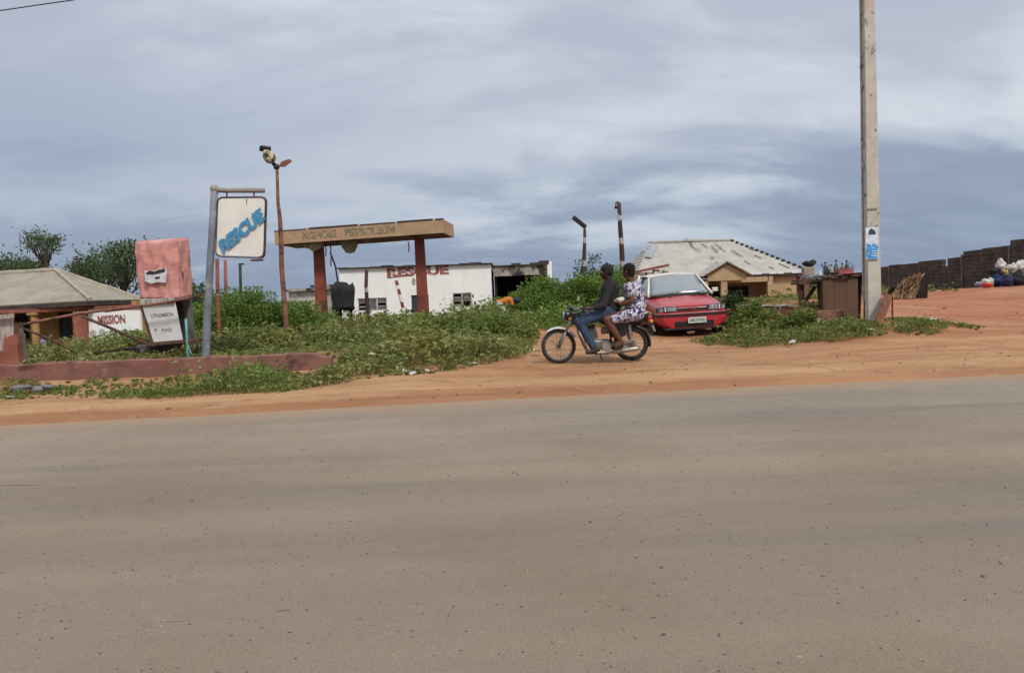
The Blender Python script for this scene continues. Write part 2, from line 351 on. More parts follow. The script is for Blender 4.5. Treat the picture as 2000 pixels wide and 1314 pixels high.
    def jitter(s, a, f=1.5):
        s.v = [tuple(Vector(v) + mnoise.noise_vector(Vector(v)*f)*a) for v in s.v]; return s
    def mesh(s, name):
        me = bpy.data.meshes.new(name); me.from_pydata(s.v, [], s.f)
        bm = bmesh.new(); bm.from_mesh(me); bmesh.ops.remove_doubles(bm, verts=bm.verts, dist=1e-5); bmesh.ops.recalc_face_normals(bm, faces=bm.faces); bm.to_mesh(me); bm.free()
        return me
    def build(s, name, m, parent=None, bev=0, smooth=False, sub=0, remesh=0, sm_it=4, angle=40):
        me = s.mesh(name)
        if remesh:
            o = bpy.data.objects.new('tmp', me); C.objects.link(o)
            md = o.modifiers.new('r','REMESH'); md.mode = 'VOXEL'; md.voxel_size = remesh
            sm = o.modifiers.new('s','SMOOTH'); sm.factor = .5; sm.iterations = sm_it
            dg = bpy.context.evaluated_depsgraph_get(); me2 = bpy.data.meshes.new_from_object(o.evaluated_get(dg))
            bpy.data.objects.remove(o); me = me2; me.name = name; smooth = True
        o = bpy.data.objects.new(name, me); C.objects.link(o)
        me.materials.clear(); me.materials.append(M[m] if isinstance(m,str) else m)
        if smooth: me.polygons.foreach_set('use_smooth', [True]*len(me.polygons))
        if parent: o.parent = parent
        if bev:
            b = o.modifiers.new('bevel','BEVEL'); b.width = bev; b.segments = 2; b.limit_method = 'ANGLE'; b.angle_limit = R(angle)
        if sub:
            b = o.modifiers.new('sub','SUBSURF'); b.levels = b.render_levels = sub
        return o
def tag(o, label=None, cat=None, group=None, kind=None):
    if label: o['label'] = label
    if cat: o['category'] = cat
    if group: o['group'] = group
    if kind: o['kind'] = kind
    return o
def thing(name, label, cat, loc=(0,0,0), rot=(0,0,0), group=None):
    o = bpy.data.objects.new(name, None); C.objects.link(o); o.location = loc; o.rotation_euler = rot
    o.empty_display_size = .2
    return tag(o, label, cat, group)
def text(name, s, h, m, parent, loc, rot=(R(90),0,0), shear=0, ext=.004, bold=0, width=None, space=1):
    cu = bpy.data.curves.new(name,'FONT'); cu.body = s; cu.size = h*1.38; cu.align_x = 'CENTER'; cu.align_y = 'CENTER'; cu.extrude = ext; cu.shear = shear; cu.offset = bold; cu.space_character = space; cu.resolution_u = 3
    o = bpy.data.objects.new('tmp', cu); C.objects.link(o); dg = bpy.context.evaluated_depsgraph_get(); dg.update()
    me = bpy.data.meshes.new_from_object(o.evaluated_get(dg)); bpy.data.objects.remove(o)
    me.materials.clear(); me.materials.append(M[m]); t = bpy.data.objects.new(name, me); C.objects.link(t)
    t.parent = parent; t.location = loc; t.rotation_euler = rot
    if width:
        xs = [v.co.x for v in me.vertices]; t.scale = (width/(max(xs)-min(xs)),1,1)
    return t

# ------------------------------------------------------------------ terrain
def edge_y(x):
    xc = np.clip(x,-14,14); return 8.62 + .10*xc - .003*xc*xc
ctrl = []
for (px,py,D) in [(100,770,11.2),(400,760,11.4),(650,742,11.3),(640,690,13.6),(400,697,13.3),(100,703,13.6),
                  (60,690,33),(200,690,33),(558,649,24),(828,629,32),(1040,650,20),(1300,656,17.6),(1420,650,17.5),(1500,672,15),
                  (1705,627,16),(1880,652,14.4),(2000,690,11.6),(2000,622,18),(2000,590,23),(1995,561,30),(1760,571,33),(1600,604,20),(1640,630,17),
                  (1500,600,48),(1090,706,12.9),(1233,701,12.9),(1250,660,17),(1750,606,20),(1400,600,30)]:
    p = P(px,py,D); ctrl.append((p.x,p.y,p.z))
for x in (-9,-7.5,-6,-4.6,-3.4): ctrl += [(x,12.33,-.05),(x,12.85,.20),(x,13.7,.24)]
ctrl += [(-9.5,17,.05),(-12,22,-.4),(-6,17,.18),(-9,25,-.25),(-4,17,.16),(-5,21,.1),(-9,30,-.35),(-3,28,.02),(0,28,.0),(3.5,26,.12),(2,33,0),(-5,38,-.3)]
ctrl += [(-9,46,-.6),(-1,46,-.6),(-30,12,-.1),(-40,40,-1.1),(-30,80,-1),(0,80,-.8),(40,80,.2),(60,30,1.6),(30,10,.1),(60,10,.2),(-60,10,-.1),(60,80,.6)]
for x in (-60,-30,-12,-6,0,6,12,30,60): ctrl += [(x, edge_y(x)+.1, .0),(x, edge_y(x)+1.2, .0)]
ctrl = np.array(ctrl)
def tk(r2): return r2*np.log(r2+1e-9)*.5
A_ = tk(((ctrl[:,None,:2]-ctrl[None,:,:2])**2).sum(-1)) + np.eye(len(ctrl))*.15
Pm = np.c_[np.ones(len(ctrl)), ctrl[:,:2]]
Mx = np.block([[A_,Pm],[Pm.T,np.zeros((3,3))]]); wts = np.linalg.solve(Mx, np.r_[ctrl[:,2],np.zeros(3)])
def ground_np(x, y):
    x = np.asarray(x,float); y = np.asarray(y,float); sh = x.shape; x = x.ravel(); y = y.ravel()
    xc = np.clip(x,-60,60); yc = np.clip(y,0,80)
    d2 = (xc[:,None]-ctrl[None,:,0])**2 + (yc[:,None]-ctrl[None,:,1])**2
    z = tk(d2) @ wts[:len(ctrl)] + wts[-3] + wts[-2]*xc + wts[-1]*yc
    d = yc - edge_y(xc)
    k = np.clip((d-.1)/1.2,0,1); k = k*k*(3-2*k)
    return (z*k).reshape(sh)
def g(x, y): return float(ground_np([x],[y])[0])
def onp(px, D, dz=0):
    """ground point under photo column px at depth D"""
    x = P(px, 600, D).x; return Vector((x, D, g(x,D)+dz))

def grid_mesh(name, xs, ys, zf, m):
    X, Y = np.meshgrid(xs, ys); Z = zf(X, Y); nx, ny = len(xs), len(ys)
    v = np.stack([X,Y,Z],-1).reshape(-1,3); i = np.arange(nx*ny).reshape(ny,nx)
    f = np.stack([i[:-1,:-1],i[:-1,1:],i[1:,1:],i[1:,:-1]],-1).reshape(-1,4)
    return np_mesh(name, v, f, m, smooth=True)
def np_mesh(name, v, f, m, parent=None, tint=None, smooth=False):
    me = bpy.data.meshes.new(name); k = f.shape[1]
    me.vertices.add(len(v)); me.vertices.foreach_set('co', np.asarray(v,np.float32).ravel())
    me.loops.add(f.size); me.loops.foreach_set('vertex_index', f.astype(np.int32).ravel())
    me.polygons.add(len(f)); me.polygons.foreach_set('loop_start', np.arange(0,f.size,k,dtype=np.int32))
    if smooth: me.polygons.foreach_set('use_smooth', np.ones(len(f),bool))
    me.update(calc_edges=True)
    if tint is not None:
        a = me.attributes.new('tint','FLOAT','FACE'); a.data.foreach_set('value', tint.astype(np.float32))
    me.materials.append(M[m] if isinstance(m,str) else m)
    o = bpy.data.objects.new(name, me); C.objects.link(o)
    if parent: o.parent = parent
    return o
def fbm(x, y, seed=0, oct=4, base=1.0):
    z = np.zeros_like(x); a = 1; r_ = np.random.default_rng(seed)
    for o in range(oct):
        for k in range(3):
            th = r_.uniform(0,2*math.pi); ph = r_.uniform(0,2*math.pi); fr = base*(1.9**o)*r_.uniform(.8,1.25)
            z += a*np.sin((x*math.cos(th)+y*math.sin(th))*fr*2*math.pi + ph + 1.3*np.sin((x*math.sin(th)-y*math.cos(th))*fr*3.7+ph*2))/3
        a *= .55
    return z

# ground material: orange laterite soil with tracks along the road
gm = bpy.data.materials.new('laterite_soil'); gm.use_nodes = True; t = NT(gm.node_tree); bs = t.n['Principled BSDF']
co = t.node('ShaderNodeTexCoord').outputs['Object']
st = t.mapping(co, scale=(.38,1.25,1), rot=(0,0,R(-5)))
nA = t.noise(st, 1.1, 9, .62, .5); nB = t.noise(co, .35, 4); nC = t.noise(co, 14, 6, .7)
c = t.mix(t.sstep(nA,.32,.68), (.27,.138,.068), (.40,.238,.130))
sx = t.node('ShaderNodeSeparateXYZ', i_0=co).outputs
de = t.math('SUBTRACT', sx[1], t.math('SUBTRACT', t.math('ADD', 8.62, t.math('MULTIPLY', sx[0], .10)), t.math('MULTIPLY', t.math('MULTIPLY', sx[0], sx[0]), .003)))
de = t.math('ADD', de, t.math('MULTIPLY', t.math('SUBTRACT', t.noise(t.mapping(co, scale=(.35,1,1)), 1.2, 5, .6), .5), 1.3))
c = t.mix(t.math('MULTIPLY', t.math('SUBTRACT', 1, t.sstep(de,.25,.75)), .6), c, (.255,.115,.055))
c = t.mix(t.math('MULTIPLY', t.math('MULTIPLY', t.sstep(de,.7,1.2), t.sstep(de,2.4,1.5)), .5), c, (.46,.285,.150))
redk = t.math('MULTIPLY', t.sstep(t.math('ADD', sx[1], t.math('MULTIPLY', sx[0], .55)), 15, 24), .8)
c = t.mix(redk, c, t.mix(t.sstep(nA,.35,.65), (.30,.105,.055), (.38,.155,.09)))
c = t.mix(t.math('MULTIPLY', t.sstep(nB,.5,.65), .45), c, (.44,.26,.14))
c = t.mix(t.math('MULTIPLY', t.sstep(nC,.55,.72), .6), c, (.17,.08,.042))
c = t.mix(t.math('MULTIPLY', t.sstep(t.noise(co, 1.3, 7, .65, .6),.55,.66), .5), c, (.22,.105,.055))
c = t.mix(t.math('MULTIPLY', t.sstep(t.noise(t.mapping(co, loc=(9,4,0)), 2.1, 7, .65, .4),.57,.70), .5), c, (.50,.34,.21))
trk = t.math('MULTIPLY', t.sstep(t.noise(t.mapping(co, scale=(.10,2.2,1), rot=(0,0,R(-4)), loc=(4,2,0)), 1.5, 3, .5, .2), .55, .62), .55)
c = t.mix(t.math('MULTIPLY', trk, .8), c, (.31,.145,.07))
yd = t.math('MULTIPLY', t.sstep(t.math('SUBTRACT', sx[1], t.math('ADD', 12.6, t.math('MULTIPLY', t.math('MAXIMUM', t.math('ADD', sx[0], 1.2), 0), 3.5))), -.2, .8), t.sstep(t.math('SUBTRACT', t.math('MULTIPLY', t.noise(co, .9, 4), 1.2), sx[0]), .1, .7))
c = t.mix(t.math('MULTIPLY', yd, .85), c, t.mix(t.sstep(nC,.4,.6), (.17,.125,.065), (.27,.20,.10)))
t.put(bs.inputs['Base Color'], c); bs.inputs['Roughness'].default_value = .95; bs.inputs['Specular IOR Level'].default_value = .15
b = t.node('ShaderNodeBump'); b.inputs['Strength'].default_value = .5; b.inputs['Distance'].default_value = .05
t.put(b.inputs['Height'], t.math('ADD', nA, t.math('MULTIPLY', nC, .5))); t.l.new(b.outputs[0], bs.inputs['Normal'])
def warp(a, near, step, far, grow=1.22):
    out = list(np.arange(-near, near+1e-6, step)); s = step; x = near
    while x < far: s *= grow; x += s; out.append(x); out.insert(0,-x)
    return np.array(out) + a
xs = warp(1, 16, .16, 2500); ys = np.concatenate([[-1500,-500,-150,-50,-15,-4], np.arange(0,7,1.0), np.arange(7.2,20,.13), 20+np.cumsum(np.linspace(.16,1.5,60)), 76+np.cumsum(2*1.25**np.arange(1,24))])
def zg(X, Y):
    Z = ground_np(X, Y); d = Y - edge_y(X)
    k = np.clip((d+.25)/.35,0,1); Z += -.045*(1-k) + .008*k
    rel = fbm(X*.22, Y*.9, 3, 4, .5)*.014 + fbm(X, Y, 5, 3, 1.3)*.009
    Z += rel*np.clip(d/.8,0,1)*np.clip((60-Y)/20,0,1)
    Z += np.clip((X+30)/10,0,1)*sum(-.022*np.exp(-((d-c_-.12*np.sin(X*.35+c_)-.05*np.sin(X*1.1))/.10)**2)+.012*np.exp(-((d-c_-.2-.12*np.sin(X*.35+c_))/.08)**2) for c_ in (1.15,2.35,3.3))*np.clip((4.5-d)/.8,0,1)
    berm = np.exp(-((d-.28-.12*np.sin(X*.9))/.16)**2)*.022*(1+.6*np.sin(X*1.7)); return Z + berm
tag(grid_mesh('ground', xs, ys, zg, gm), kind='structure')

# road
rm = bpy.data.materials.new('worn_asphalt'); rm.use_nodes = True; t = NT(rm.node_tree); bs = t.n['Principled BSDF']
co = t.node('ShaderNodeTexCoord').outputs['Object']
sx_y = t.node('ShaderNodeSeparateXYZ', i_0=co).outputs[1]
bandn = t.noise(t.mapping(co, scale=(.05,.9,1), rot=(0,0,R(-4.3))), 1.3, 4, .5, .1)
agg = t.noise(co, 170, 3, .75); big = t.noise(co, .5, 4); med = t.noise(co, 9, 5, .65)
c = t.mix(t.sstep(bandn,.35,.65), (.242,.200,.156), (.305,.252,.192))
c = t.mix(t.math('MULTIPLY', t.sstep(sx_y,6.2,2.2), .30), c, (.205,.158,.125))
c = t.mix(t.math('MULTIPLY', t.sstep(big,.42,.66), .55), c, (.215,.165,.118))
c = t.mix(t.math('MULTIPLY', t.sstep(t.noise(t.mapping(co, scale=(.12,1,1), rot=(0,0,R(-3)), loc=(2,9,0)), .9, 5, .6, .3),.5,.7), .6), c, (.165,.145,.13))
c = t.mix(t.math('MULTIPLY', t.sstep(sx_y,5.0,8.2), .30), c, (.30,.265,.22))
c = t.mix(t.sstep(agg,.35,.72), t.mix(1, c, (.82,.82,.82), 'MULTIPLY'), t.mix(1, c, (1.22,1.2,1.18), 'MULTIPLY'))
c = t.mix(t.math('MULTIPLY', t.sstep(med,.3,.7), .3), c, t.mix(1, c, (.82,.8,.78), 'MULTIPLY'))
vo = t.node('ShaderNodeTexVoronoi'); wrp = t.node('ShaderNodeVectorMath', operation='ADD'); t.put(wrp.inputs[0], co); nzc = t.node('ShaderNodeTexNoise'); nzc.inputs['Scale'].default_value = 16; t.put(nzc.inputs['Vector'], co); vs_ = t.node('ShaderNodeVectorMath', operation='SCALE'); t.put(vs_.inputs[0], nzc.outputs['Color']); vs_.inputs['Scale'].default_value = .10; t.l.new(vs_.outputs[0], wrp.inputs[1]); t.put(vo.inputs['Vector'], t.mapping(wrp.outputs[0], scale=(.8,1.5,1))); vo.inputs['Scale'].default_value = 17
spot = t.math('LESS_THAN', vo.outputs['Distance'], t.math('MULTIPLY', t.sstep(t.noise(co, 1.1, 4, .6),.45,.78), .22))
c = t.mix(t.math('MULTIPLY', spot, .6), c, (.085,.065,.05))
vl = t.node('ShaderNodeTexVoronoi'); t.put(vl.inputs['Vector'], co); vl.inputs['Scale'].default_value = 34
lsp = t.math('LESS_THAN', vl.outputs['Distance'], t.math('MULTIPLY', t.sstep(t.noise(co, 3.1, 3),.5,.8), .3))
c = t.mix(t.math('MULTIPLY', lsp, .5), c, (.42,.38,.32))
crk = t.noise(t.mapping(co, scale=(1.1,9,1), rot=(0,0,R(-3))), 1.7, 6, .65, .6)
c = t.mix(t.math('MULTIPLY', t.sstep(crk,.675,.70), .75), c, (.08,.06,.05))
sx = t.node('ShaderNodeSeparateXYZ', i_0=co).outputs
xc = t.math('MAXIMUM', t.math('MINIMUM', sx[0], 14), -14)
ed = t.math('SUBTRACT', sx[1], t.math('SUBTRACT', t.math('ADD', 8.62, t.math('MULTIPLY', xc, .10)), t.math('MULTIPLY', t.math('MULTIPLY', xc, xc), .003)))
ed = t.math('ADD', ed, t.math('MULTIPLY', t.math('SUBTRACT', t.noise(t.mapping(co, scale=(.5,2,1)), 1.4, 5, .6), .5), .9))
c = t.mix(t.math('MULTIPLY', t.sstep(ed,-1.1,.05), .75), c, (.36,.235,.145))
c = t.mix(t.sstep(ed,-.10,.12), c, (.36,.17,.08))
t.put(bs.inputs['Base Color'], c); bs.inputs['Roughness'].default_value = .88; bs.inputs['Specular IOR Level'].default_value = .25
b = t.node('ShaderNodeBump'); b.inputs['Strength'].default_value = .55; b.inputs['Distance'].default_value = .012
t.put(b.inputs['Height'], t.math('SUBTRACT', t.math('ADD', agg, t.math('MULTIPLY', med, .6)), t.math('MULTIPLY', spot, .5))); t.l.new(b.outputs[0], bs.inputs['Normal'])
rx = np.concatenate([-np.cumsum([8]*25)[::-1]-14, np.arange(-14,14.01,.12), 14+np.cumsum([8]*25)])
rows = []
for k, dd in enumerate([-22,-14,-10,-7,-5,-3,-1.5,-.8,-.35,0]):
    e = edge_y(rx) + dd
    if k == 9: e = e + fbm(rx*.6, rx*0, 9, 4, .5)*.07 + fbm(rx*3, rx*0, 12, 3, 1)*.02
    z = np.zeros_like(rx) + (.004 if k < 9 else -.012)
    rows.append(np.stack([rx, e, z],-1))
v = np.concatenate(rows); nx = len(rx); i = np.arange(nx*10).reshape(10,nx)
f = np.stack([i[:-1,:-1],i[:-1,1:],i[1:,1:],i[1:,:-1]],-1).reshape(-1,4)
tag(np_mesh('road', v, f, rm), kind='structure')

# ------------------------------------------------------------------ vegetation tools
def leaves(name, pos, size, m, parent=None, up=.5, narrow=.45, droop=0, tint=None, r=None, outdir=None):
    r = r or rng; N = len(pos)
    d = r.normal(size=(N,3)); 
    if outdir is not None: d = d*.6 + outdir*1.0
    d[:,2] += -droop; d /= np.linalg.norm(d,axis=1)[:,None]
    nrm = r.normal(size=(N,3)); nrm[:,2] = np.abs(nrm[:,2]) + up*2
    s = np.cross(d, nrm); s /= (np.linalg.norm(s,axis=1)[:,None]+1e-6); n2 = np.cross(s, d)
    L = (size*(.7+.6*r.random(N)))[:,None]; w = L*narrow
    a = pos - d*L*.5; bq = pos + s*w*.5 + n2*L*.06; cq = pos + d*L*.5 - n2*L*.05; dq = pos - s*w*.5 + n2*L*.06
    v = np.stack([a,bq,cq,dq],1).reshape(-1,3); i = np.arange(N)*4
    f = np.concatenate([np.stack([i,i+1,i+2],-1), np.stack([i,i+2,i+3],-1)])
    if tint is None: tint = r.random(N)
    return v, f, np.concatenate([tint,tint])
def blades(pos, h, r=None, lean=.95, w=.005):
    r = r or rng; N = len(pos); a = r.random(N)*2*math.pi; k = r.random(N)*lean
    tip = pos + np.stack([np.cos(a)*k*h, np.sin(a)*k*h, h], -1)
    sd = np.stack([-np.sin(a), np.cos(a), np.zeros(N)], -1)*w
    v = np.stack([pos-sd, pos+sd, tip],1).reshape(-1,3); i = np.arange(N)*3
    return v, np.stack([i,i+1,i+2],-1), .2+.8*r.random(N)
def merge(parts):
    vs, fs, ts = [], [], []; o = 0
    for v, f, tt in parts: vs.append(v); fs.append(f+o); ts.append(tt); o += len(v)
    return np.concatenate(vs), np.concatenate(fs), np.concatenate(ts)

def patch(name, label_kind, inside, box, dens, hgt, m, leaf=.07, per=9, seed=1, bl=.25, clump=.9, tintbias=0, narrow=.5, mound=.95):
    """weeds growing over the area where inside(x,y) > 0; one mass nobody could count"""
    r = np.random.default_rng(seed); x0,x1,y0,y1 = box; n = int((x1-x0)*(y1-y0)*dens)
    x = r.uniform(x0,x1,n); y = r.uniform(y0,y1,n)
    e = inside(x,y) + fbm(x,y,seed+3,3,.55)*.35
    cl = fbm(x,y,seed+9,3,clump*.5); keep = (e > 0) & (r.random(n) < .72+.5*np.clip(cl+.4,0,1))
    x, y, e, cl = x[keep], y[keep], e[keep], cl[keep]; n = len(x)
    md_ = np.clip(.5+fbm(x,y,seed+17,2,.20)*.9,0,1.25)
    H = hgt(x,y)*np.clip(.35+e*1.2,0.35,1)*(.5+.75*np.clip(cl*.8+.5,0,1))*(.45+mound*md_**1.6)*(.7+.6*r.random(n)**1.5); z = ground_np(x,y)
    X = np.repeat(x,per); Y = np.repeat(y,per); Hh = np.repeat(H,per); Z = np.repeat(z,per); N = len(X)
    a = r.random(N)*2*math.pi; rad = Hh*(.15+.75*r.random(N)); zz = Hh*(.12+.88*r.random(N)**.7)*(1-.25*(rad/(Hh+1e-3))**2)
    pos = np.stack([X+np.cos(a)*rad, Y+np.sin(a)*rad, Z+zz], -1)
    plant_t = np.repeat(np.clip(.45+.28*r.normal(size=n)+tintbias,0,1),per)
    tint = np.clip(plant_t*.6+.4*r.random(N)+.06*r.normal(size=N), 0, 1)
    out = np.stack([np.cos(a),np.sin(a),np.full(N,.25)],-1)
    L = np.clip(leaf*(.6+.6*Hh/.35), leaf*.6, leaf*1.7)
    parts = [leaves('',pos,L,m,up=.35,narrow=narrow,tint=tint,r=r,outdir=out)]
    nb = int(n*per*bl); j = r.integers(0,n,nb)
    bp = np.stack([x[j]+r.normal(size=nb)*.06, y[j]+r.normal(size=nb)*.06, z[j]-.01], -1)
    parts.append(blades(bp, H[j]*(.6+.75*r.random(nb)), r))
    nk = int(n*.02); j = r.integers(0,n,nk)
    if nk: parts.append(blades(np.stack([x[j],y[j],z[j]],-1), H[j]*(1.5+1.1*r.random(nk)), r, lean=.5, w=.009))
    v,f,tt = merge(parts)
    return tag(np_mesh(name, v, f, m, tint=tt), kind='stuff')

def shrub(name, label, cat, base, rad, n, m, leaf=.10, seed=1, group=None, clumps=34, stems=7, trunk=None, flat=.0, narrow=.5, spread=.22, lift=0, vines=0, woody='stem', fol='foliage'):
    """base on the ground, rad=(rx,ry,height)"""
    r = np.random.default_rng(seed); o = thing(name, label, cat, base, group=group)
    rx, ry, h = rad
    cs = []
    for k in range(clumps):
        u = r.random()*2*math.pi; ph = math.asin(r.random()**.75 if not trunk else r.uniform(-.75,1)); q = .55+.5*r.random()
        zc = (math.sin(ph)*q*(h-lift)*(1 if not trunk else .5)) + (lift if not trunk else lift+(h-lift)*.5)
        cs.append((math.cos(u)*math.cos(ph)*q*rx, math.sin(u)*math.cos(ph)*q*ry, max(zc,.05)))
    cs = np.array(cs); csz = (.6+.8*r.random(clumps))
    j = r.choice(clumps, n, p=csz/csz.sum())
    sp = spread*(rx+ry+h)/3*csz[j][:,None]
    off = np.clip(r.normal(size=(n,3)),-1.35,1.35)*sp*np.array([1,1,.72]); off = off*(1 if not trunk else 1.0+.55*r.random((n,1))**3*2); pos = cs[j]+off; pos[:,2] = np.abs(pos[:,2])
    ct = np.clip(.5+.2*r.normal(size=clumps),0,1)[j]
    tint = np.clip(ct*.55+.45*r.random(n),0,1)
    out = pos - np.array([0,0,h*.4]); out /= (np.linalg.norm(out,axis=1)[:,None]+1e-6)
    v,f,tt = leaves('',pos,np.full(n,leaf),m,up=.3,narrow=narrow,tint=tint,r=r,outdir=out,droop=.15)
    np_mesh(fol, v, f, m, parent=o, tint=tt)
    mb = MB()
    if trunk:
        tr_, th = trunk; p1 = Vector((r.normal()*.03*h, r.normal()*.03*h, th)); mb.tube([(0,0,-.2),p1*.5+Vector((.04*h*r.normal(),0,0)),p1,p1+Vector((0,0,(h-th)*.45))],[tr_,tr_*.8,tr_*.65,tr_*.25],8)
        for k in r.choice(clumps, min(clumps,16), replace=False):
            c_ = Vector(cs[k]); a_ = p1*(.8+.2*r.random()) + Vector((0,0,(h-th)*.3*r.random())); md_ = (a_+c_)/2 + Vector((0,0,-.05*h)); mb.tube([a_,md_,c_],[tr_*.38,tr_*.25,tr_*.08],6)
        mb.build('trunk','bark',o,smooth=True)
    else:
        for k in r.choice(clumps, min(clumps,stems), replace=False):
            c_ = Vector(cs[k]); mb.tube([(c_.x*.12,c_.y*.12,-.05),(c_.x*.5,c_.y*.5,c_.z*.55),c_],[.016,.011,.005],5)
        mb.build('stem','stem',o)
    return o

def rel(o):
    loc = o.location.copy(); return lambda px,py,D: P(px,py,D) - loc
# ------------------------------------------------------------------ canopy of the old filling station
o = thing('station_canopy', 'flat ochre filling station canopy on two red columns with faded green lettering', 'canopy', onp(823,32.3))
q = rel(o)
FL, FR, BR_ = q(535,447,31.6), q(866,433,31.0), q(883,443,33.6)
zt = (FL.z+FR.z)/2; zb = zt - .56
u = Vector((FR.x-FL.x, FR.y-FL.y, 0)); W_ = u.length; u.normalize(); vd = Vector((-u.y,u.x,0)); DP = 2.7
def slab(mb, s0, s1, d0, d1, z0, z1, jit=0):
    a = Vector((FL.x,FL.y,0)); pts = [a+u*s0+vd*d0, a+u*s1+vd*d0, a+u*s1+vd*d1, a+u*s0+vd*d1]
    mb.add([p+Vector((0,0,z0)) for p in pts]+[p+Vector((0,0,z1)) for p in pts], [(3,2,1,0),(4,5,6,7),(0,1,5,4),(1,2,6,5),(2,3,7,6),(3,0,4,7)])
TW = .012*W_      # the slab rises a little to the right
def shear(mb):
    a = Vector((FL.x,FL.y,0)); mb.v = [(x,y,z+((Vector((x,y,0))-a).dot(u)/W_-.5)*TW*2.2) for x,y,z in mb.v]; return mb
mb = MB(); slab(mb,0,W_,0,.09,zb,zt); slab(mb,W_-.09,W_,.09,DP-.09,zb,zt); slab(mb,0,.09,.09,DP-.09,zb,zt); slab(mb,0,W_,DP-.09,DP,zb,zt)
shear(mb).build('fascia','fascia',o,bev=.01)
mb = MB(); slab(mb,.1,W_-.1,.1,DP-.1,zt-.14,zt-.05); shear(mb).build('roof_deck','roof_dark',o)
mb = MB()
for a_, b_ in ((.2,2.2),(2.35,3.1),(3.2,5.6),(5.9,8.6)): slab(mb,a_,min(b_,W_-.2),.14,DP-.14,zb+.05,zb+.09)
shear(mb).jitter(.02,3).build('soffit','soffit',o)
mb = MB()
for a_, b_, hh in ((.0,1.4,.02),(1.5,3.6,.05),(3.7,5.2,.03),(5.3,6.8,.05),(6.9,W_,.04)): slab(mb,a_,b_,-.03,.13,zt+.003,zt+hh)
shear(mb).build('roof_edge','fascia_cap',o)
r_ = random.Random(4)
for px0,px1,py,D,hh in ((562,592,476,31.9,.42),(588,626,477,31.8,.50),(664,696,478,32,.66),(700,722,474,32,.20)):
    a, b_ = q(px0,py-6,D), q(px1,py-8,D); n_ = 6
    top = [a.lerp(b_,k/n_) for k in range(n_+1)]; bot = [p+Vector((.08*r_.uniform(-1,1)+.06, .1*r_.uniform(-1,1), -hh*(.25+.75*math.sin(math.pi*(k+.6)/(n_+1))*r_.uniform(.6,1)))) for k,p in enumerate(top)]
    mb = MB(); mb.loft([[p+Vector((0,-.02,0)) for p in top]+[p+Vector((0,.02,0)) for p in top][::-1], [p+Vector((0,-.02,0)) for p in bot]+[p+Vector((0,.02,0)) for p in bot][::-1]],True,True)
    mb.build('hanging_ceiling_board','torn',o)
for px,y0,y1 in ((797,472,492),(635,474,500),(645,476,520)):
    mb = MB(); mb.tube([q(px,y0,32.4), q(px+2,(y0+y1)/2,32.4), q(px+1,y1,32.4)], .025,6); mb.build('hanging_cable','wire',o)
for px,ptop,pb,D in ((624,478,634,32.6),(822,466,632,32.3)):
    a, b_ = q(px-3 if px>700 else px-2,ptop,D), q(px+6,pb,D); b_.z = g(b_.x+o.location.x,b_.y+o.location.y)-o.location.z-.2
    mb = MB(); dz_ = (a-b_)
    rings = []
    for k in range(13):
        p = b_.lerp(a,k/12); w = .235 - .04*k/12 + (.03 if k == 0 else 0)
        rings.append([p+Vector((sx_*w, sy_*w, 0)) for sx_,sy_ in ((-1,-1),(1,-1),(1,1),(-1,1))])
    mb.loft(rings); mb.build('column','column_red',o,bev=.02)
zmid = (zt+zb)/2
for s_, wd_, ps in (('NGHOSE',1.45,.105+.115+.03),('PETROLEUM',2.15,.57)):
    sx_ = W_*ps if s_ != 'NGHOSE' else W_*.27
    p = Vector((FL.x,FL.y,0)) + u*sx_ - vd*.006; p.z = zmid + (sx_/W_-.5)*TW*2.2
    text('letters', s_, .30, 'faded_green', o, p, (R(90), -math.asin(TW*2.2/W_), math.atan2(u.y,u.x)), ext=.006, bold=.012, width=wd_)

# ------------------------------------------------------------------ white station building, mouldy shed, low outbuilding
D0 = 46.0
o = thing('station_building', 'long white flat roofed building with RESCUE in white on red along its top', 'building', (P(810,600,D0).x, D0, g(P(810,600,D0).x, D0)-.1))
q = rel(o)
TL, TR = q(662,526,D0), q(958,516,D0); BL_, BR_ = q(664,640,D0), q(963,640,D0); BL_.z = BR_.z = -.4
def wallseg(mb, x0, x1, z0, z1, th=.22, y=0): mb.box(((x0+x1)/2, y+th/2, (z0+z1)/2), (x1-x0, th, z1-z0))
def wx(px,py=580): return q(px,py,D0).x
def wz(px,py): return q(px,py,D0).z
holes = [(wx(698),wx(755),wz(726,607),wz(726,582)), (wx(803),wx(837),-.3,wz(820,576)), (wx(884),wx(921),wz(903,600),wz(903,572))]
xL, xR = TL.x, (TR.x+BR_.x)/2; zT = TL.z
mb = MB(); px_ = xL
for (a, b_, z0, z1) in holes:
    wallseg(mb, px_, a, -.4, zT); wallseg(mb, a, b_, z1, zT)
    if z0 > -.2: wallseg(mb, a, b_, -.4, z0)
    px_ = b_
wallseg(mb, px_, xR, -.4, zT)
mb.prism([(xL,zT),(xR,zT),(xR,TR.z),(xL,zT+.01)], 0, .22)
mb.box((xL+.11,4.2,zT/2-.2),(.22,8.0-.02,zT+.4)); mb.box((xR-.11,4.2,zT/2-.2),(.22,7.98,zT+.4)); mb.box(((xL+xR)/2,8.3,zT/2-.2),(xR-xL,.22,zT+.4))
mb.build('wall','white_wall',o)
mb = MB(); n_ = 14; rr = random.Random(3)
for k in range(n_):
    a, b_ = xL-.12+(xR-xL+.22)*k/n_, xL-.12+(xR-xL+.22)*(k+1)/n_; z = zT+.015+(TR.z-zT)*(k+.5)/n_
    hh = rr.choice([.05,.08,.13,.10,.06]); mb.box(((a+b_)/2,4.1,z+hh/2),(b_-a,8.6,hh))
mb.build('roof_slab','roof_dark',o)
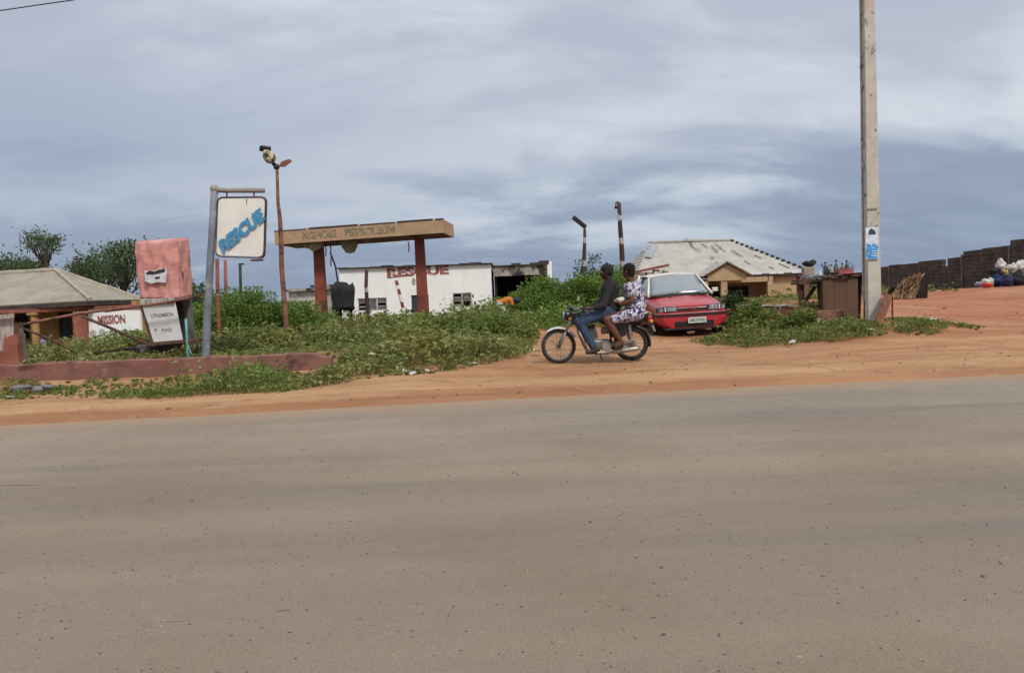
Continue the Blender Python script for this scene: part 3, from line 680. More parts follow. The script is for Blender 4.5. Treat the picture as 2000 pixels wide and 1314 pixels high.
mb = MB(); mb.box(((xL+xR)/2,7.0,zT/2),(xR-xL-.6,.05,zT-.4)); mb.box(((xL+xR)/2,3.9,-.28),(xR-xL-.6,7,.05)); mb.build('interior','dark_in',o)
def window(x0,x1,z0,z1,par,nb=2,slats=6,seed=0):
    f_ = MB(); w = .06
    for a,b_,c_,d_ in ((x0,x1,z0,z0+w),(x0,x1,z1-w,z1)): f_.box(((a+b_)/2,.07,(c_+d_)/2),(b_-a,.06,d_-c_))
    for k in range(nb+1):
        xx = x0+w/2+(x1-x0-w)*k/nb; f_.box((xx,.07,(z0+z1)/2),(w if k in (0,nb) else .09,.06,z1-z0-2*w-.004))
    wn = f_.build('window','grey_wall' if seed else 'win_grey',par)
    rr = random.Random(seed); l_ = MB()
    for k in range(nb):
        a = x0+w+(x1-x0-w)*k/nb+.03; b_ = x0+(x1-x0-w)*(k+1)/nb-.03
        for j in range(slats):
            if rr.random() < .28: continue
            z = z0+w+(z1-z0-2*w)*(j+.5)/slats; l_.box(((a+b_)/2,.09,z),(b_-a,.012,(z1-z0)/slats*.82),(R(rr.choice([-25,-35,-20,0])),0,0))
    l_.build('louvre','win_grey',wn); return wn
window(*holes[0],o,3,5,1); window(*holes[2],o,2,5,2)
a,b_,z0,z1 = holes[1]; mb = MB(); mb.box(((a+b_)/2-.1,.12,(z0+z1)/2),((b_-a)*.72,.05,z1-z0-.04)); mb.build('door','door_dark',o,bev=.01)
a, b_ = wx(757), wx(878); z0, z1 = wz(815,541), wz(815,520)
text('letters','RESCUE',.52,'sign_red',o,((a+b_)/2,-.010,(z0+z1)/2-.01),(R(90),-R(1.0),0),bold=.038,width=(b_-a)*1.0)
mb = MB(); p = q(770,541,D0); mb.box((p.x,-.012,p.z),(.85,.02,.07),(0,-R(4),0)); mb.build('paint_smear','sign_red',o)
mb = MB(); c_ = q(808,549,D0-.03); mb.ball(c_,(.11,.02,.22),12,8); mb.build('wall_light','beige_lamp',o)

o = thing('open_shed', 'open fronted concrete shed with mouldy black fascia right of the white building', 'shed', (P(1018,600,47).x, 47, g(P(1018,600,47).x,47)-.1))
q = rel(o)
a, b_ = q(962,521,47), q(1072,517,47); bt = q(1015,538,47)
mb = MB(); mb.box(((a.x+b_.x)/2,.12,(a.z+bt.z)/2),(b_.x-a.x-.1,.22,a.z-bt.z)); mb.build('fascia','concrete_black',o)
mb = MB(); n_=6
for k in range(n_): x0=a.x+(b_.x-a.x)*k/n_; x1=a.x+(b_.x-a.x)*(k+1)/n_; hh=.06+.10*(k%3==2)+.1*(k>3); mb.box(((x0+x1)/2,3.2,a.z+.01+hh/2),(x1-x0,6.6,hh))
mb.build('roof_slab','roof_dark',o)
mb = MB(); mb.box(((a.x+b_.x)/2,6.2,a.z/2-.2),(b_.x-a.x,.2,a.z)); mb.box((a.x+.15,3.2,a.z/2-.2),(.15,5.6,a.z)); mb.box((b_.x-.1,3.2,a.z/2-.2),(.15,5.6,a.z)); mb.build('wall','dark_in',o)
t1 = q(1073,511,46.9); mb = MB(); mb.box((t1.x,.05,(t1.z-.5)/2),(.28,.28,t1.z+.5)); mb.build('post','white_wall',o,bev=.015)

o = thing('outbuilding', 'low pale outbuilding with thin dark slab roof left of the white building', 'building', (P(608,600,48).x, 48, g(P(608,600,48).x,48)-.1))
q = rel(o); a, b_ = q(556,570,48), q(661,563,48)
mb = MB(); mb.box(((a.x+b_.x)/2,2,a.z/2-.3),(b_.x-a.x-.5,4,a.z+.6)); mb.build('wall','grey_wall',o)
mb = MB(); mb.box(((a.x*.55+b_.x*.45),2,a.z+.10),((b_.x-a.x)*.9,4.6,.16),(0,-R(1),0)); mb.box((b_.x-.9,2,a.z+.30),(1.7,4.4,.16)); mb.build('roof_slab','concrete_black',o)

# ------------------------------------------------------------------ shrouded fuel pump below the canopy
base = onp(672,30.5); o = thing('fuel_pump', 'fuel pump shrouded in black cloth on thin dark legs under the canopy', 'fuel pump', base); q = rel(o)
a, b_ = q(648,556,30.5), q(692,603,30.5)
mb = MB()
rings = []
for k in range(9):
    z = b_.z+(a.z-b_.z)*k/8; w = (b_.x-a.x)/2; cx_ = (a.x+b_.x)/2; kk = 1-.05*math.sin(k*.9)-(.10 if k == 8 else 0)
    rings.append([Vector((cx_+math.copysign(abs(math.cos(t_))**.35,math.cos(t_))*w*kk, math.copysign(abs(math.sin(t_))**.35,math.sin(t_))*.32*kk, z+(.10*math.sin(3*t_) if k==8 else 0)+(.08*math.sin(4*t_) if k==0 else 0))) for t_ in [2*math.pi*j/28 for j in range(28)]])
mb.loft(rings).jitter(.05,3.5).build('cloth_cover','black_cloth',o,smooth=True)
for sx_ in (-.25,.28):
    for sy_ in (-.18,.18):
        mb = MB(); mb.tube([((a.x+b_.x)/2+sx_,sy_,b_.z+.05),((a.x+b_.x)/2+sx_*1.05,sy_,-.1)],.04,8); mb.build('leg','black_metal',o)
mb = MB(); mb.box(((a.x+b_.x)/2+.12,-.1,b_.z/2),(.22,.2,b_.z*.9)); mb.build('pump_body','board_white',o,bev=.02)
mb = MB(); mb.box(((a.x+b_.x)/2-.22,.0,b_.z/2),(.26,.25,b_.z*.95)); mb.build('hose_box','dark_in',o,bev=.02)
mb = MB(); mb.tube([q(645,492,30.6),q(650,506,30.6),q(655,520,30.6),q(659,545,30.6),q(660,560,30.6)],.035,6); mb.build('bent_vent_pipe','black_metal',o,smooth=True)

# ------------------------------------------------------------------ poles
def pole(name, label, cat, pts, r, m, D, group=None, n=10):
    base = P(*pts[0],D); base.z = g(base.x,base.y); o = thing(name, label, cat, base, group=group); q = rel(o)
    ps = [q(x,y,D) for x,y in pts]; ps.insert(0, Vector((0,0,-.25))); ps[1].z = max(ps[1].z,0.05)
    mb = MB(); mb.tube(ps, r if not isinstance(r,(list,tuple)) else [r[0]]+list(r), n); mb.build('pole', m, o, smooth=True)
    return o, q
o, q = pole('floodlight_pole', 'tall bent rusty pole with a beige floodlight and a black panel on top', 'light pole', [(559,640),(557,600),(553,560),(550,520),(549,470),(547,430),(543,395),(542,360),(541,326)], [.085,.085,.08,.08,.078,.07,.055,.05,.05], 'pole_rust', 24)
mb = MB(); mb.tube([q(541,328,24),q(531,316,24)],.06,8); mb.ball(q(540,326,24),.10); mb.build('bracket','black_metal',o)
mb = MB(); mb.ball(q(526,307,23.9),(.19,.15,.22),14,10,Matrix.Rotation(R(-25),3,'Y')); mb.ball(q(521,300,23.8),(.12,.12,.12)); mb.jitter(.03,6); mb.build('lamp_housing','beige_lamp',o,smooth=True)
mb = MB(); mb.box(q(518,291,23.9),(.30,.22,.16),(R(20),R(12),0)); mb.build('lamp_shade','black_metal',o,bev=.01)
mb = MB(); mb.prism([(p.x,p.z) for p in (q(544,326,24),q(551,316,24),q(566,311,24),q(570,315,24),q(556,326,24))], -.05, .03); mb.build('arm_plate','rust_red',o,bev=.008)
pole('thin_post', 'thin peeling dark post standing in front of the left window of the white building', 'post', [(719,650),(718,610),(715,560),(716,527)], [.09,.085,.07,.07], 'band_dark', 29)
pole('thin_post', 'red and white banded post leaning left in front of the white wall', 'post', [(791,636),(787,600),(780,572),(774,548)], .07, 'band_red', 32)
o, q = pole('street_lamp', 'street lamp with a long dark lamp head tilted up left above the bushes', 'street lamp', [(1140,560),(1139,530),(1141,500),(1142,470),(1142,447)], [.16,.15,.10,.08,.07], 'band_dark', 38)
mb = MB(); mb.beam(q(1144,444,38),q(1119,424,38),.16,.22); mb.build('lamp_head','black_metal',o,bev=.02)
mb = MB(); mb.tube([q(1142,447,38),q(1144,442,38)],.05); mb.build('bracket','board_white',o)
o, q = pole('power_pole', 'tall black and pale banded pole with a hooked top behind the riders', 'pole', [(1217,560),(1216,520),(1214,480),(1211,440),(1209,396)], [.15,.14,.13,.12,.10], 'band_dark', 40)
mb = MB(); mb.tube([q(1209,398,40),q(1206,394,40),q(1203,397,40),q(1203,401,40)],.04,6); mb.build('hook','black_metal',o,smooth=True)
mb = MB(); mb.ball(q(1203,405,40),.09); mb.build('insulator','black_metal',o)
pole('thin_post', 'slim red post just behind the hanging sign board', 'post', [(428,650),(427,620),(425,570),(424,505)], [.055,.05,.05,.05], 'rust_red', 20)
pole('thin_post', 'short dark red post rising above the left bushes', 'post', [(442,600),(441,570),(440,508)], [.07,.07,.06], 'rust_red', 30)
o, q = pole('thin_post', 'small black post with a sideways cap above the left bushes', 'post', [(470,600),(470,560),(469,518)], .065, 'black_metal', 34)
mb = MB(); mb.box(q(471,516,34),(.22,.12,.07)); mb.build('cap','black_metal',o)

# ------------------------------------------------------------------ RESCUE sign
base = P(400,699,13.3); base.z = g(base.x,base.y)
o = thing('roadside_sign', 'cream board with slanting blue RESCUE lettering hanging from a leaning grey pipe', 'sign', base); q = rel(o)
mb = MB(); mb.tube([(0,0,-.2),q(402,690,13.3),q(404,640,13.3),q(408,560,13.3),q(414,460,13.3),q(419,370,13.3)],[.07,.07,.068,.066,.062,.062],14); mb.build('pole','pole_grey',o,smooth=True)
mb = MB(); mb.tube([q(415,371,13.3),q(440,372,13.3),q(516,372,13.3)],.045,12); mb.ball(q(419,369,13.3),.075); mb.build('cross_arm','arm_grey',o,smooth=True)
def rrect(cs, rad=.09, n=5):
    out = []
    for i_, c_ in enumerate(cs):
        pa, pb = cs[i_-1], cs[(i_+1)%4]; d0 = (pa-c_).normalized()*rad; d1 = (pb-c_).normalized()*rad
        for k in range(n+1):
            t_ = k/n; out.append(c_+d0*(1-t_)**2+d1*t_**2)
    return out
corners = [q(426,385,13.3),q(521,384,13.3),q(517,505,13.3),q(422,502,13.3)]
ol = rrect(corners,.10); cc = sum(corners,Vector())/4
inner = [cc+(p-cc)*.955 for p in ol]
mb = MB(); rr = random.Random(5)
inner2 = [p+Vector((rr.uniform(-.008,.008),0,rr.uniform(-.008,.008))) for p in inner]
mb.prism([(p.x,p.z) for p in inner2], -.035, .035); mb.build('board','sign_cream',o)
mb = MB(); n_ = len(ol); rings = [[ol[k%n_]+Vector((0,-.045,0)), ol[k%n_]+Vector((0,.045,0)), inner[k%n_]+(cc-inner[k%n_])*-.01+Vector((0,.045,0)), inner[k%n_]+(cc-inner[k%n_])*-.01+Vector((0,-.045,0))] for k in range(n_+1)]
mb.loft(rings,True,False); mb.build('frame','frame_dark',o)
for px in (443,496):
    mb = MB(); mb.tube([q(px,374,13.3),q(px,386,13.3)],.014,6); mb.build('hanger','frame_dark',o)
a, b_ = q(430,487,13.25), q(512,420,13.25); ang = math.atan2(b_.z-a.z,b_.x-a.x)
text('letters','RESCUE',.205,'blue_paint',o,((a+b_)/2)+Vector((-.0,-.02,0)),(R(90),-ang,0),shear=.28,bold=.015,ext=.001,width=(b_-a).length*1.06)
mb = MB(); mb.prism([(p.x,p.z) for p in (q(478,388,13.2),q(480,388,13.2),q(480,399,13.2),q(479,399,13.2))], -.03+corners[0].y*0-.008, -.02-.017); mb.build('crack','frame_dark',o)
mb = MB(); mb.box(q(502,508,13.3),(.20,.10,.035)); mb.build('lower_bracket','frame_dark',o,bev=.006)

# ------------------------------------------------------------------ pink wrapped price board, white panel, rails
base = onp(325,14.6); o = thing('wrapped_signboard', 'boxy signboard wrapped in faded pink cloth with a torn white sticker', 'signboard', base); q = rel(o)
fb = [q(274,584,14.4),q(351,584,14.3),q(377,578,14.9),q(296,577,15.0)]; ft = [q(261,474,14.4),q(343,467,14.3),q(367,465,14.9),q(288,470,15.0)]
mb = MB(); rings = []
NZ, NS = 22, 12
for k in range(NZ+1):
    t_ = k/NZ; cs = [fb[i_].lerp(ft[i_],t_) for i_ in range(4)]; ring = []
    for i_ in range(4):
        for j in range(NS):
            p = cs[i_].lerp(cs[(i_+1)%4], j/NS); 
            p = p + Vector((0,-1,0)).lerp(Vector((1,0,0)), .5 if i_==1 else 0)*(.022*math.sin(j*1.9+t_*5+i_)+.018*math.sin(j*.8-t_*9))
            if k == 0: p.z += .02*math.sin(j*1.3+i_*2)
            if k == NZ: p.z += .015*math.sin(j*2.1+i_)
            ring.append(p)
    rings.append(ring)
mb.loft(rings).jitter(.018,4.2).build('cloth_wrap','pink_cloth',o,smooth=True)
def onface(px,py,off=.06): 
    p = q(px,py,14.35); return Vector((p.x,p.y-off,p.z))
mb = MB(); rr = random.Random(8); pts = [(285,528),(292,531),(300,530),(312,526),(328,524),(328,538),(326,552),(310,551),(298,554),(286,549)]
mb.prism([(onface(*p).x,onface(*p).z) for p in pts], onface(300,540).y, onface(300,540).y+.03); mb.build('torn_sticker','paper',o)
mb = MB(); pts = [(288,533),(296,529),(304,531),(314,527),(325,525),(325,531),(313,534),(302,536),(290,536)]
mb.prism([(onface(*p,).x,onface(*p).z) for p in pts], onface(300,540).y-.008, onface(300,540).y-.002)
mb.prism([(onface(*p,).x,onface(*p).z) for p in ((306,541),(315,540),(315,544),(306,545))], onface(300,540).y-.008, onface(300,540).y-.002); mb.build('print_on_sticker','black_print',o)
mb = MB(); mb.prism([(q(*p,14.7).x,q(*p,14.7).z) for p in ((361,532),(365,531),(366,545),(362,546))], q(361,532,14.7).y-.19, q(361,532,14.7).y-.16); mb.build('side_hole','black_print',o)
def post(px0,py0,px1,py1,D,w,d,m,nm='post',par=None,qq=None):
    mb = MB(); mb.beam((qq or q)(px0,py0,D),(qq or q)(px1,py1,D),w,d,(0,1,0)); return mb.build(nm,m,par or o,bev=.008)
post(361,586,370,700,15.0,.25,.12,'old_wood'); post(348,588,360,672,14.9,.13,.10,'brown_dark')
post(290,590,300,690,14.9,.06,.06,'pole_rust')

base = onp(315,14.2); o = thing('price_board', 'tilted white painted board with faint grey lettering under the pink signboard', 'board', base); q = rel(o)
poly = [(278,598),(341,589),(344,600),(350,630),(357,664),(302,672),(290,632)]
Y0 = 0
mb = MB(); pts = [q(x,y,14.2) for x,y in poly]; mb.prism([(p.x,p.z) for p in pts], -.02,.02); mb.build('panel','board_white',o,bev=.004)
mb = MB(); mb.beam(q(277,600,14.2),q(301,676,14.2),.05,.05,(0,1,0)); mb.build('edge_rail','brown_wood',o)
mb = MB(); mb.beam(q(275,590,14.15),q(341,586,14.15),.10,.05,(0,1,0)); mb.build('top_board','pale_wood',o,bev=.006)
p = q(318,615,14.2); text('letters','LTHOMSON',.07,'letter_grey',o,(p.x,-.026,p.z),(R(90),-R(3),0),bold=.002,width=.42)
p = q(320,644,14.2); text('letters','P  NO',.06,'letter_grey',o,(p.x,-.026,p.z),(R(90),-R(1),0),bold=.001,width=.34)

base = onp(210,14.0); o = thing('collapsed_railing', 'collapsed rusty pipe railing sprawling behind the low red wall', 'railing', base); q = rel(o)
for pts, r_, m_ in (([(32,636),(90,624),(160,612),(250,601),(330,590),(378,580)],.026,'pole_rust'),([(378,582),(396,574)],.03,'brown_wood'),([(42,640),(100,662),(150,690)],.022,'brown_wood'),
                 ([(160,618),(200,634),(260,660),(300,676)],.028,'brown_wood'),([(72,706),(110,700),(200,688),(300,676),(396,664)],.03,'brown_dark'),
                 ([(205,608),(240,604),(275,604)],.018,'pole_rust'),([(404,668),(425,680),(440,686)],.022,'brown_dark'),([(331,674),(332,700)],.022,'brown_dark')):
    mb = MB(); D_ = 13.9+.25*(len(pts)%3); mb.tube([q(x,y,D_) for x,y in pts],r_,7); mb.jitter(.015,3); mb.build('rail',m_,o,smooth=True)
mb = MB(); mb.beam(q(290,672,14),q(398,663,14),.10,.06); mb.build('bottom_beam','brown_wood',o)
base = onp(364,13.6); o = thing('thin_post', 'slim turquoise pipe standing beside the white board', 'post', base); q = rel(o)
mb = MB(); mb.tube([(0,0,-.1),q(366,690,13.6),q(365,660,13.6),q(363,622,13.6)],.022,8); mb.tube([q(364,665,13.6),q(373,690,13.6),q(378,700,13.6)],.012,6); mb.build('pipe','turquoise',o,smooth=True)
o = thing('concrete_plinth', 'grey rubble plinth under the white board', 'plinth', onp(330,14.5))
mb = MB(); mb.box((-.2,0,.05),(.9,.35,.40)); mb.box((.45,.03,.02),(.38,.3,.30)); mb.jitter(.07,3); mb.build('block','concrete_black',o,bev=.03)

# low red wall along the road
pa, pb = P(-60,760,12.45), P(648,735,12.5)
o = thing('low_wall', 'long low dull red rendered wall above the verge weeds', 'wall', (pa.x, 12.45, 0)); n_ = 44; rings = []
for k in range(n_+1):
    x = (pb.x-pa.x)*k/n_; yy = .05*k/n_; wp = x+pa.x
    zt_ = .33 + .006*math.sin(k*.7) + (.0 if k < n_-1 else -.06) + .012*mnoise.noise(Vector((x*2,0,0)))
    z0 = g(wp, 12.45)-.3
    rings.append([Vector((x,yy,z0)),Vector((x,yy,zt_-.015)),Vector((x,yy+.02,zt_)),Vector((x,yy+.19,zt_)),Vector((x,yy+.2,z0))])
mb = MB(); mb.loft(rings,True,True); mb.jitter(.006,2.5); mb.build('wall_body','low_red',o)

# left edge: masonry pillar, leaning gate panel, splintered boards
base = onp(32,13.2); o = thing('masonry_pillar', 'stub of a red painted pillar at the far left of the low wall', 'pillar', base); q = rel(o)
mb = MB(); a, b_ = q(32,712,13.2), q(28,655,13.2); rings = []
for k in range(6):
    t_ = k/5; p = Vector((a.x,0,-.15)).lerp(Vector((b_.x,0,b_.z)),t_); w = .15-.03*t_
    rings.append([p+Vector((sx_*w,sy_*w,.03*sx_*(k==5))) for sx_,sy_ in ((-1,-1),(1,-1),(1,1),(-1,1))])
mb.loft(rings).jitter(.02,5).build('shaft','porch_red',o,bev=.012)
mb = MB(); a, b_ = q(14,712,13.3), q(12,685,13.3); mb.box((a.x-.1,.12,b_.z/2-.1),(.55,.2,b_.z+.2)); mb.build('wall_stub','porch_red',o,bev=.01)
base = onp(8,13.5); o = thing('gate_panel', 'pale weathered wooden panel leaning at the left edge', 'panel', base); q = rel(o)
for k in range(6):
    x0 = -22+k*9; mb = MB(); mb.beam(q(x0-2+3,694,13.5),q(x0-6+3+k*.2,618+abs(k-3),13.5),.085,.03,(0,1,0)); mb.jitter(.006,5); mb.build('plank','pale_wood',o)
mb = MB(); mb.beam(q(-40,622,13.4),q(26,616,13.4),.07,.05,(0,1,0)); mb.build('top_board','pale_wood',o)
base = onp(42,13.3); o = thing('splintered_boards', 'tangle of splintered brown boards beside the red pillar stub', 'boards', base); q = rel(o)
rr = random.Random(2)
for k in range(7):
    mb = MB(); x = 28+k*2.6; mb.beam(q(x,676+rr.uniform(-8,6),13.25),q(x+rr.uniform(-5,3),632+rr.uniform(-3,12),13.2),.035,.02,(0,1,0)); mb.build('board','brown_wood',o)
mb = MB(); mb.beam(q(54,712,13.2),q(41,642,13.1),.05,.04,(0,1,0)); mb.build('prop','old_wood',o)
o = thing('rubble_heap', 'small heap of grey rubble against the low red wall', 'rubble', onp(62,11.9)); rr = random.Random(9)
for k in range(11):
    mb = MB(); s_ = rr.uniform(.05,.12); mb.ball((rr.uniform(-.34,.32),rr.uniform(-.12,.14),s_*.4+rr.uniform(0,.08)),(s_,s_*.8,s_*.55),8,6); mb.jitter(.03,9); mb.build('stone','rubble',o)

# ------------------------------------------------------------------ house on the left
DH = 34.0
hx = P(150,600,DH).x
o = thing('bungalow', 'ochre and white bungalow with a faded grey green hipped roof at the far left', 'house', (hx, DH, g(hx,DH+2)-.15)); q = rel(o)
zE = q(175,586,DH).z
cr = q(176,586,DH); ez = cr.z
L0 = Vector((q(-260,600,DH+2.5).x, 1.6, ez-.22)); RC_ = Vector((cr.x, 0, ez)); RB = Vector((q(276,580,DH+6.5).x, 6.5, ez+.02)); LB = Vector((L0.x,9.5,ez))
r1 = q(106,528,DH+4.5); ridgeR = Vector((r1.x, 4.6, r1.z)); ridgeL = Vector((L0.x+2.0,4.8,r1.z-.12))
mb = MB(); mb.add([L0,RC_,RB,LB,ridgeL,ridgeR],[(0,1,5,4),(1,2,5),(2,3,4,5),(3,0,4)]); rf_ = mb.build('roof','roof_left',o)
sl = rf_.modifiers.new('t','SOLIDIFY'); sl.thickness = .05
for a_, b_ in ((RC_,ridgeR),(ridgeL,ridgeR),(RB,ridgeR)):
    mb = MB(); n_ = 10; mb.tube([a_.lerp(b_,k/n_)+Vector((0,0,.03+.015*math.sin(k*2.3))) for k in range(n_+1)],.11,6); mb.jitter(.03,3); mb.build('ridge_cap','ridge_cap',rf_)
mb = MB(); mb.beam(L0+Vector((0,.05,-.16)),RC_+Vector((0,.05,-.14)),.06,.20,(0,0,1)); mb.beam(RC_+Vector((-.05,.05,-.14)),RB+Vector((-.05,0,-.14)),.06,.20,(0,0,1)); mb.build('fascia_board','fascia_cap',o)
zc = ez-.30
def wbox(px0,px1,D,z0,z1,m_,nm='wall',th=.2,par=None):
    x0, x1 = q(px0,600,D).x, q(px1,600,D).x; mb = MB(); mb.box(((x0+x1)/2,D-DH+th/2,(z0+z1)/2),(x1-x0,th,z1-z0)); return mb.build(nm,m_,par or o)
wbox(166,272,DH+.6,-.6,zc-.12,'white_wall'); wbox(140,166,DH+.4,-.6,zc-.12,'porch_red','pillar',.4)
wbox(-260,112,DH+2.6,-.6,zc,'yellow_wall'); wbox(138,166,DH+2.6,-.6,zc,'yellow_wall'); wbox(112,138,DH+2.6,2.0,zc,'yellow_wall')
wbox(112,138,DH+2.75,-.5,2.0,'door_dark','door',.06); wbox(22,52,DH+2.55,.7,1.95,'dark_in','window',.05)
wbox(-260,166,DH+.4,zc-.16,zc,'porch_red','porch_beam',.25); wbox(166,272,DH+.55,zc-.12,zc+.02,'porch_red','wall_band',.3)
mb = MB(); cx_ = q(65,600,DH+.5).x; mb.tube([(cx_,.55,-.3),(cx_,.55,zc-.16)],.17,14); mb.box((cx_,.55,zc-.23),(.46,.46,.12)); mb.build('column','yellow_wall',o,smooth=False)
wbox(70,150,DH+.1,-.6,.32,'porch_red','porch_ledge',.5); wbox(100,150,DH+1.4,.0,.72,'porch_red','step',.6)
p = q(218,625,DH+.6); text('letters','MISSION',.40,'sign_red',o,(p.x,.592,p.z),(R(90),-R(1.5),0),bold=.022,width=1.28)
for px,py in ((146,612),(153,611),(160,611)):
    p = q(px,py,DH+.4); mb = MB(); mb.box((p.x,.392,p.z),(.10,.012,.14)); mb.build('painted_mark','letter_white',o)
for px,py in ((181,652),(198,650)):
    p = q(px,py,DH+.55); mb = MB(); mb.ball((p.x,.60,p.z),(.16,.008,.19),12,8); mb.build('wall_stain_patch','grey_wall',o)
mb = MB(); mb.box(((L0.x+cr.x)/2,7,1),(abs(cr.x-L0.x)-.6,.2,2.6)); mb.box((q(272,600,DH+1).x-.1,3.4,1),(.2,5.4,2.8)); mb.build('back_wall','yellow_wall',o)
base = onp(80,DH+.9); base.z = o.location.z+.33
o2 = thing('cloth_bundle', 'lilac and white cloth bundle on the porch ledge of the ochre house', 'bundle', (P(80,600,DH+.35).x, DH+.35, o.location.z+.32))
mb = MB(); mb.ball((0,0,.26),(.14,.13,.28),12,8); mb.jitter(.05,5); mb.build('sack','purple_cloth',o2,smooth=True)
mb = MB(); mb.ball((.07,-.06,.50),(.07,.06,.07),10,8); mb.jitter(.03,8); mb.build('dark_knot','black_cloth',o2,smooth=True)

# ------------------------------------------------------------------ house on the right
DR = 46.0; hx = P(1450,600,DR).x
o = thing('bungalow', 'beige bungalow with a pale patched hipped roof and small front gable behind the car', 'house', (hx, DR, g(hx,DR)-.1)); q = rel(o)
A = q(1195,590,DR+6); A = Vector((q(1222,548,DR+5).x,5,q(1222,548,DR+5).z)); E1 = Vector((q(1370,541,DR).x,0,q(1370,541,DR).z)); E2 = Vector((q(1582,528,DR).x,0,q(1582,528,DR).z))
ze = (E1.z+E2.z)/2; E1.z = E2.z = ze
EL = Vector((q(1240,545,DR).x,0.0,ze)); EB = Vector((E2.x+.1,11,ze)); ELB = Vector((EL.x,11,ze))
R1 = q(1268,478,DR+5); R1 = Vector((R1.x,5,R1.z)); R2 = q(1428,468,DR+5.5); R2 = Vector((R2.x,5.5,(R2.z+R1.z)/2)); R1.z = R2.z
mb = MB(); mb.add([EL,E2,EB,ELB,R1,R2],[(0,1,5,4),(1,2,5),(2,3,4,5),(3,0,4)]); rf_ = mb.build('roof','roof_right',o); rf_.modifiers.new('t','SOLIDIFY').thickness = .06
mb = MB(); a_, b_ = q(1256,480,DR+4.6), q(1276,492,DR+3.8); mb.add([R1+Vector((-.6,-.6,-.55)),R1+Vector((.4,-.7,-.5)),R1+Vector((.2,0,.06)),R1+Vector((-.2,.0,.08))],[(0,1,2,3)]); t_=mb.build('tin_patch','roof_tin',rf_); t_.modifiers.new('t','SOLIDIFY').thickness=.03
mb = MB(); mb.add([EL.lerp(R1,.55)+Vector((.1,-.1,.08)),EL.lerp(R1,.55)+Vector((.5,-.2,.04)),EL.lerp(R1,.9)+Vector((.6,-.1,.02)),EL.lerp(R1,.9)+Vector((.05,.0,.08))],[(0,1,2,3)]); t_=mb.build('tin_patch','roof_tin',rf_); t_.modifiers.new('t','SOLIDIFY').thickness=.03
# dark edges of lapped sheets stepping down the right hand hip
rr = random.Random(12); mb = MB()
for k in range(15):
    t_ = (k+.3)/15; p = R2.lerp(E2,t_)+Vector((0,0,.07)); mb = MB(); mb.box(p,(.20,.22,.09),(0,R(25),0)); mb.build('hip_tile','fascia_cap',rf_)
N_ = (E2-EL).cross(R1-EL).normalized(); mb = MB()
for k in range(22):
    s_ = rr.uniform(.5,.97); t_ = rr.uniform(.05,.95); top = R1.lerp(R2,min(1,max(0,(s_-.15)*1.25))); p0 = EL.lerp(E2,s_); p = p0.lerp(top,t_); dirn = (top-p0).normalized(); Lh = rr.uniform(.3,1.1)
    mb = MB(); mb.beam(p+N_*.045,p+dirn*Lh+N_*.045,.05,.025,N_); mb.build('lap_shadow_strip','lap_shadow',rf_)  # dark strips stand in for the shadow lines under overlapping sheets
mb = MB(); mb.tube([R1+Vector((0,0,.05)),R1.lerp(R2,.5)+Vector((0,0,.09)),R2+Vector((0,0,.05))],.09,6); mb.build('ridge_cap','ridge_cap',rf_)
mb = MB(); mb.beam(EL+Vector((0,0,-.1)),E2+Vector((0,0,-.1)),.05,.16); mb.beam(E2+Vector((0,.1,-.1)),EB+Vector((0,0,-.1)),.05,.16); mb.build('fascia_board','roof_tin' if 0 else 'fascia_cap',o)
for k in range(9):
    t_ = .60+.042*k
    if k in (3,6): continue
    p = EL.lerp(E2,t_); mb = MB(); mb.box(p+Vector((.2,-.06,.02)),(.42,.04,.15)); mb.build('white_eave_strip','white_gloss',o)
# small gable porch
gc = q(1420,512,DR-1.6); gl, gr = q(1372,545,DR-1.6), q(1468,538,DR-1.6); zg_ = ze-.05
GA = Vector((gc.x,-1.6,gc.z+.05)); GL = Vector((gl.x,-1.6,zg_)); GR = Vector((gr.x,-1.6,zg_)); back = Vector((0,3.4,0))
mb = MB(); mb.add([GL,GA,GA+back,GL+back],[(0,1,2,3)]); mb.add([GA,GR,GR+back,GA+back],[(0,1,2,3)]); gab = mb.build('porch_roof','roof_right',o); gab.modifiers.new('t','SOLIDIFY').thickness = .07
mb = MB(); mb.beam(GL+Vector((0,-.03,-.02)),GA+Vector((0,-.03,0)),.05,.16,(0,1,0)); mb.beam(GA+Vector((0,-.03,0)),GR+Vector((0,-.03,-.02)),.05,.16,(0,1,0)); mb.build('barge_board','ridge_cap',gab)
mb = MB(); mb.prism([(GL.x+.35,zg_-.32),(GR.x-.3,zg_-.32),(GR.x-.3,zg_+.03),(GA.x,GA.z-.16),(GL.x+.35,zg_+.03)],-1.45,-1.27); mb.build('gable_wall','house_beige',o)
def hb(px0,px1,y,z0,z1,th=.25,m_='house_beige',nm='wall',par=None):
    x0,x1 = q(px0,580,DR+y).x,q(px1,580,DR+y).x; mb=MB(); mb.box(((x0+x1)/2,y+th/2,(z0+z1)/2),(x1-x0,th,z1-z0)); return mb.build(nm,m_,par or o)
zw = ze-.2
hb(1245,1372,.4,-.5,zw); hb(1372,1384,-1.4,-.5,zg_-.32,.3,'house_beige','column'); hb(1409,1421,-1.4,-.5,zg_-.32,.3,'house_beige','column'); hb(1500,1510,-.2,-.5,zw,.3,'house_beige','column')
hb(1372,1556,2.2,-.5,zw,.2,'house_beige'); hb(1502,1556,.3,-.5,zw,.25); hb(1421,1502,-.2,zw-.3,zw,.25,nm='porch_beam')
hb(1424,1462,2.0,-.3,zw-.55,.1,'dark_in','door'); hb(1385,1408,1.9,.3,zw-.45,.1,'dark_in','window'); hb(1558,1580,1.5,-.5,zw,.2,'brick','side_wall')
hb(1246,1364,.3,.9,zw-.1,.06,'door_dark','window')
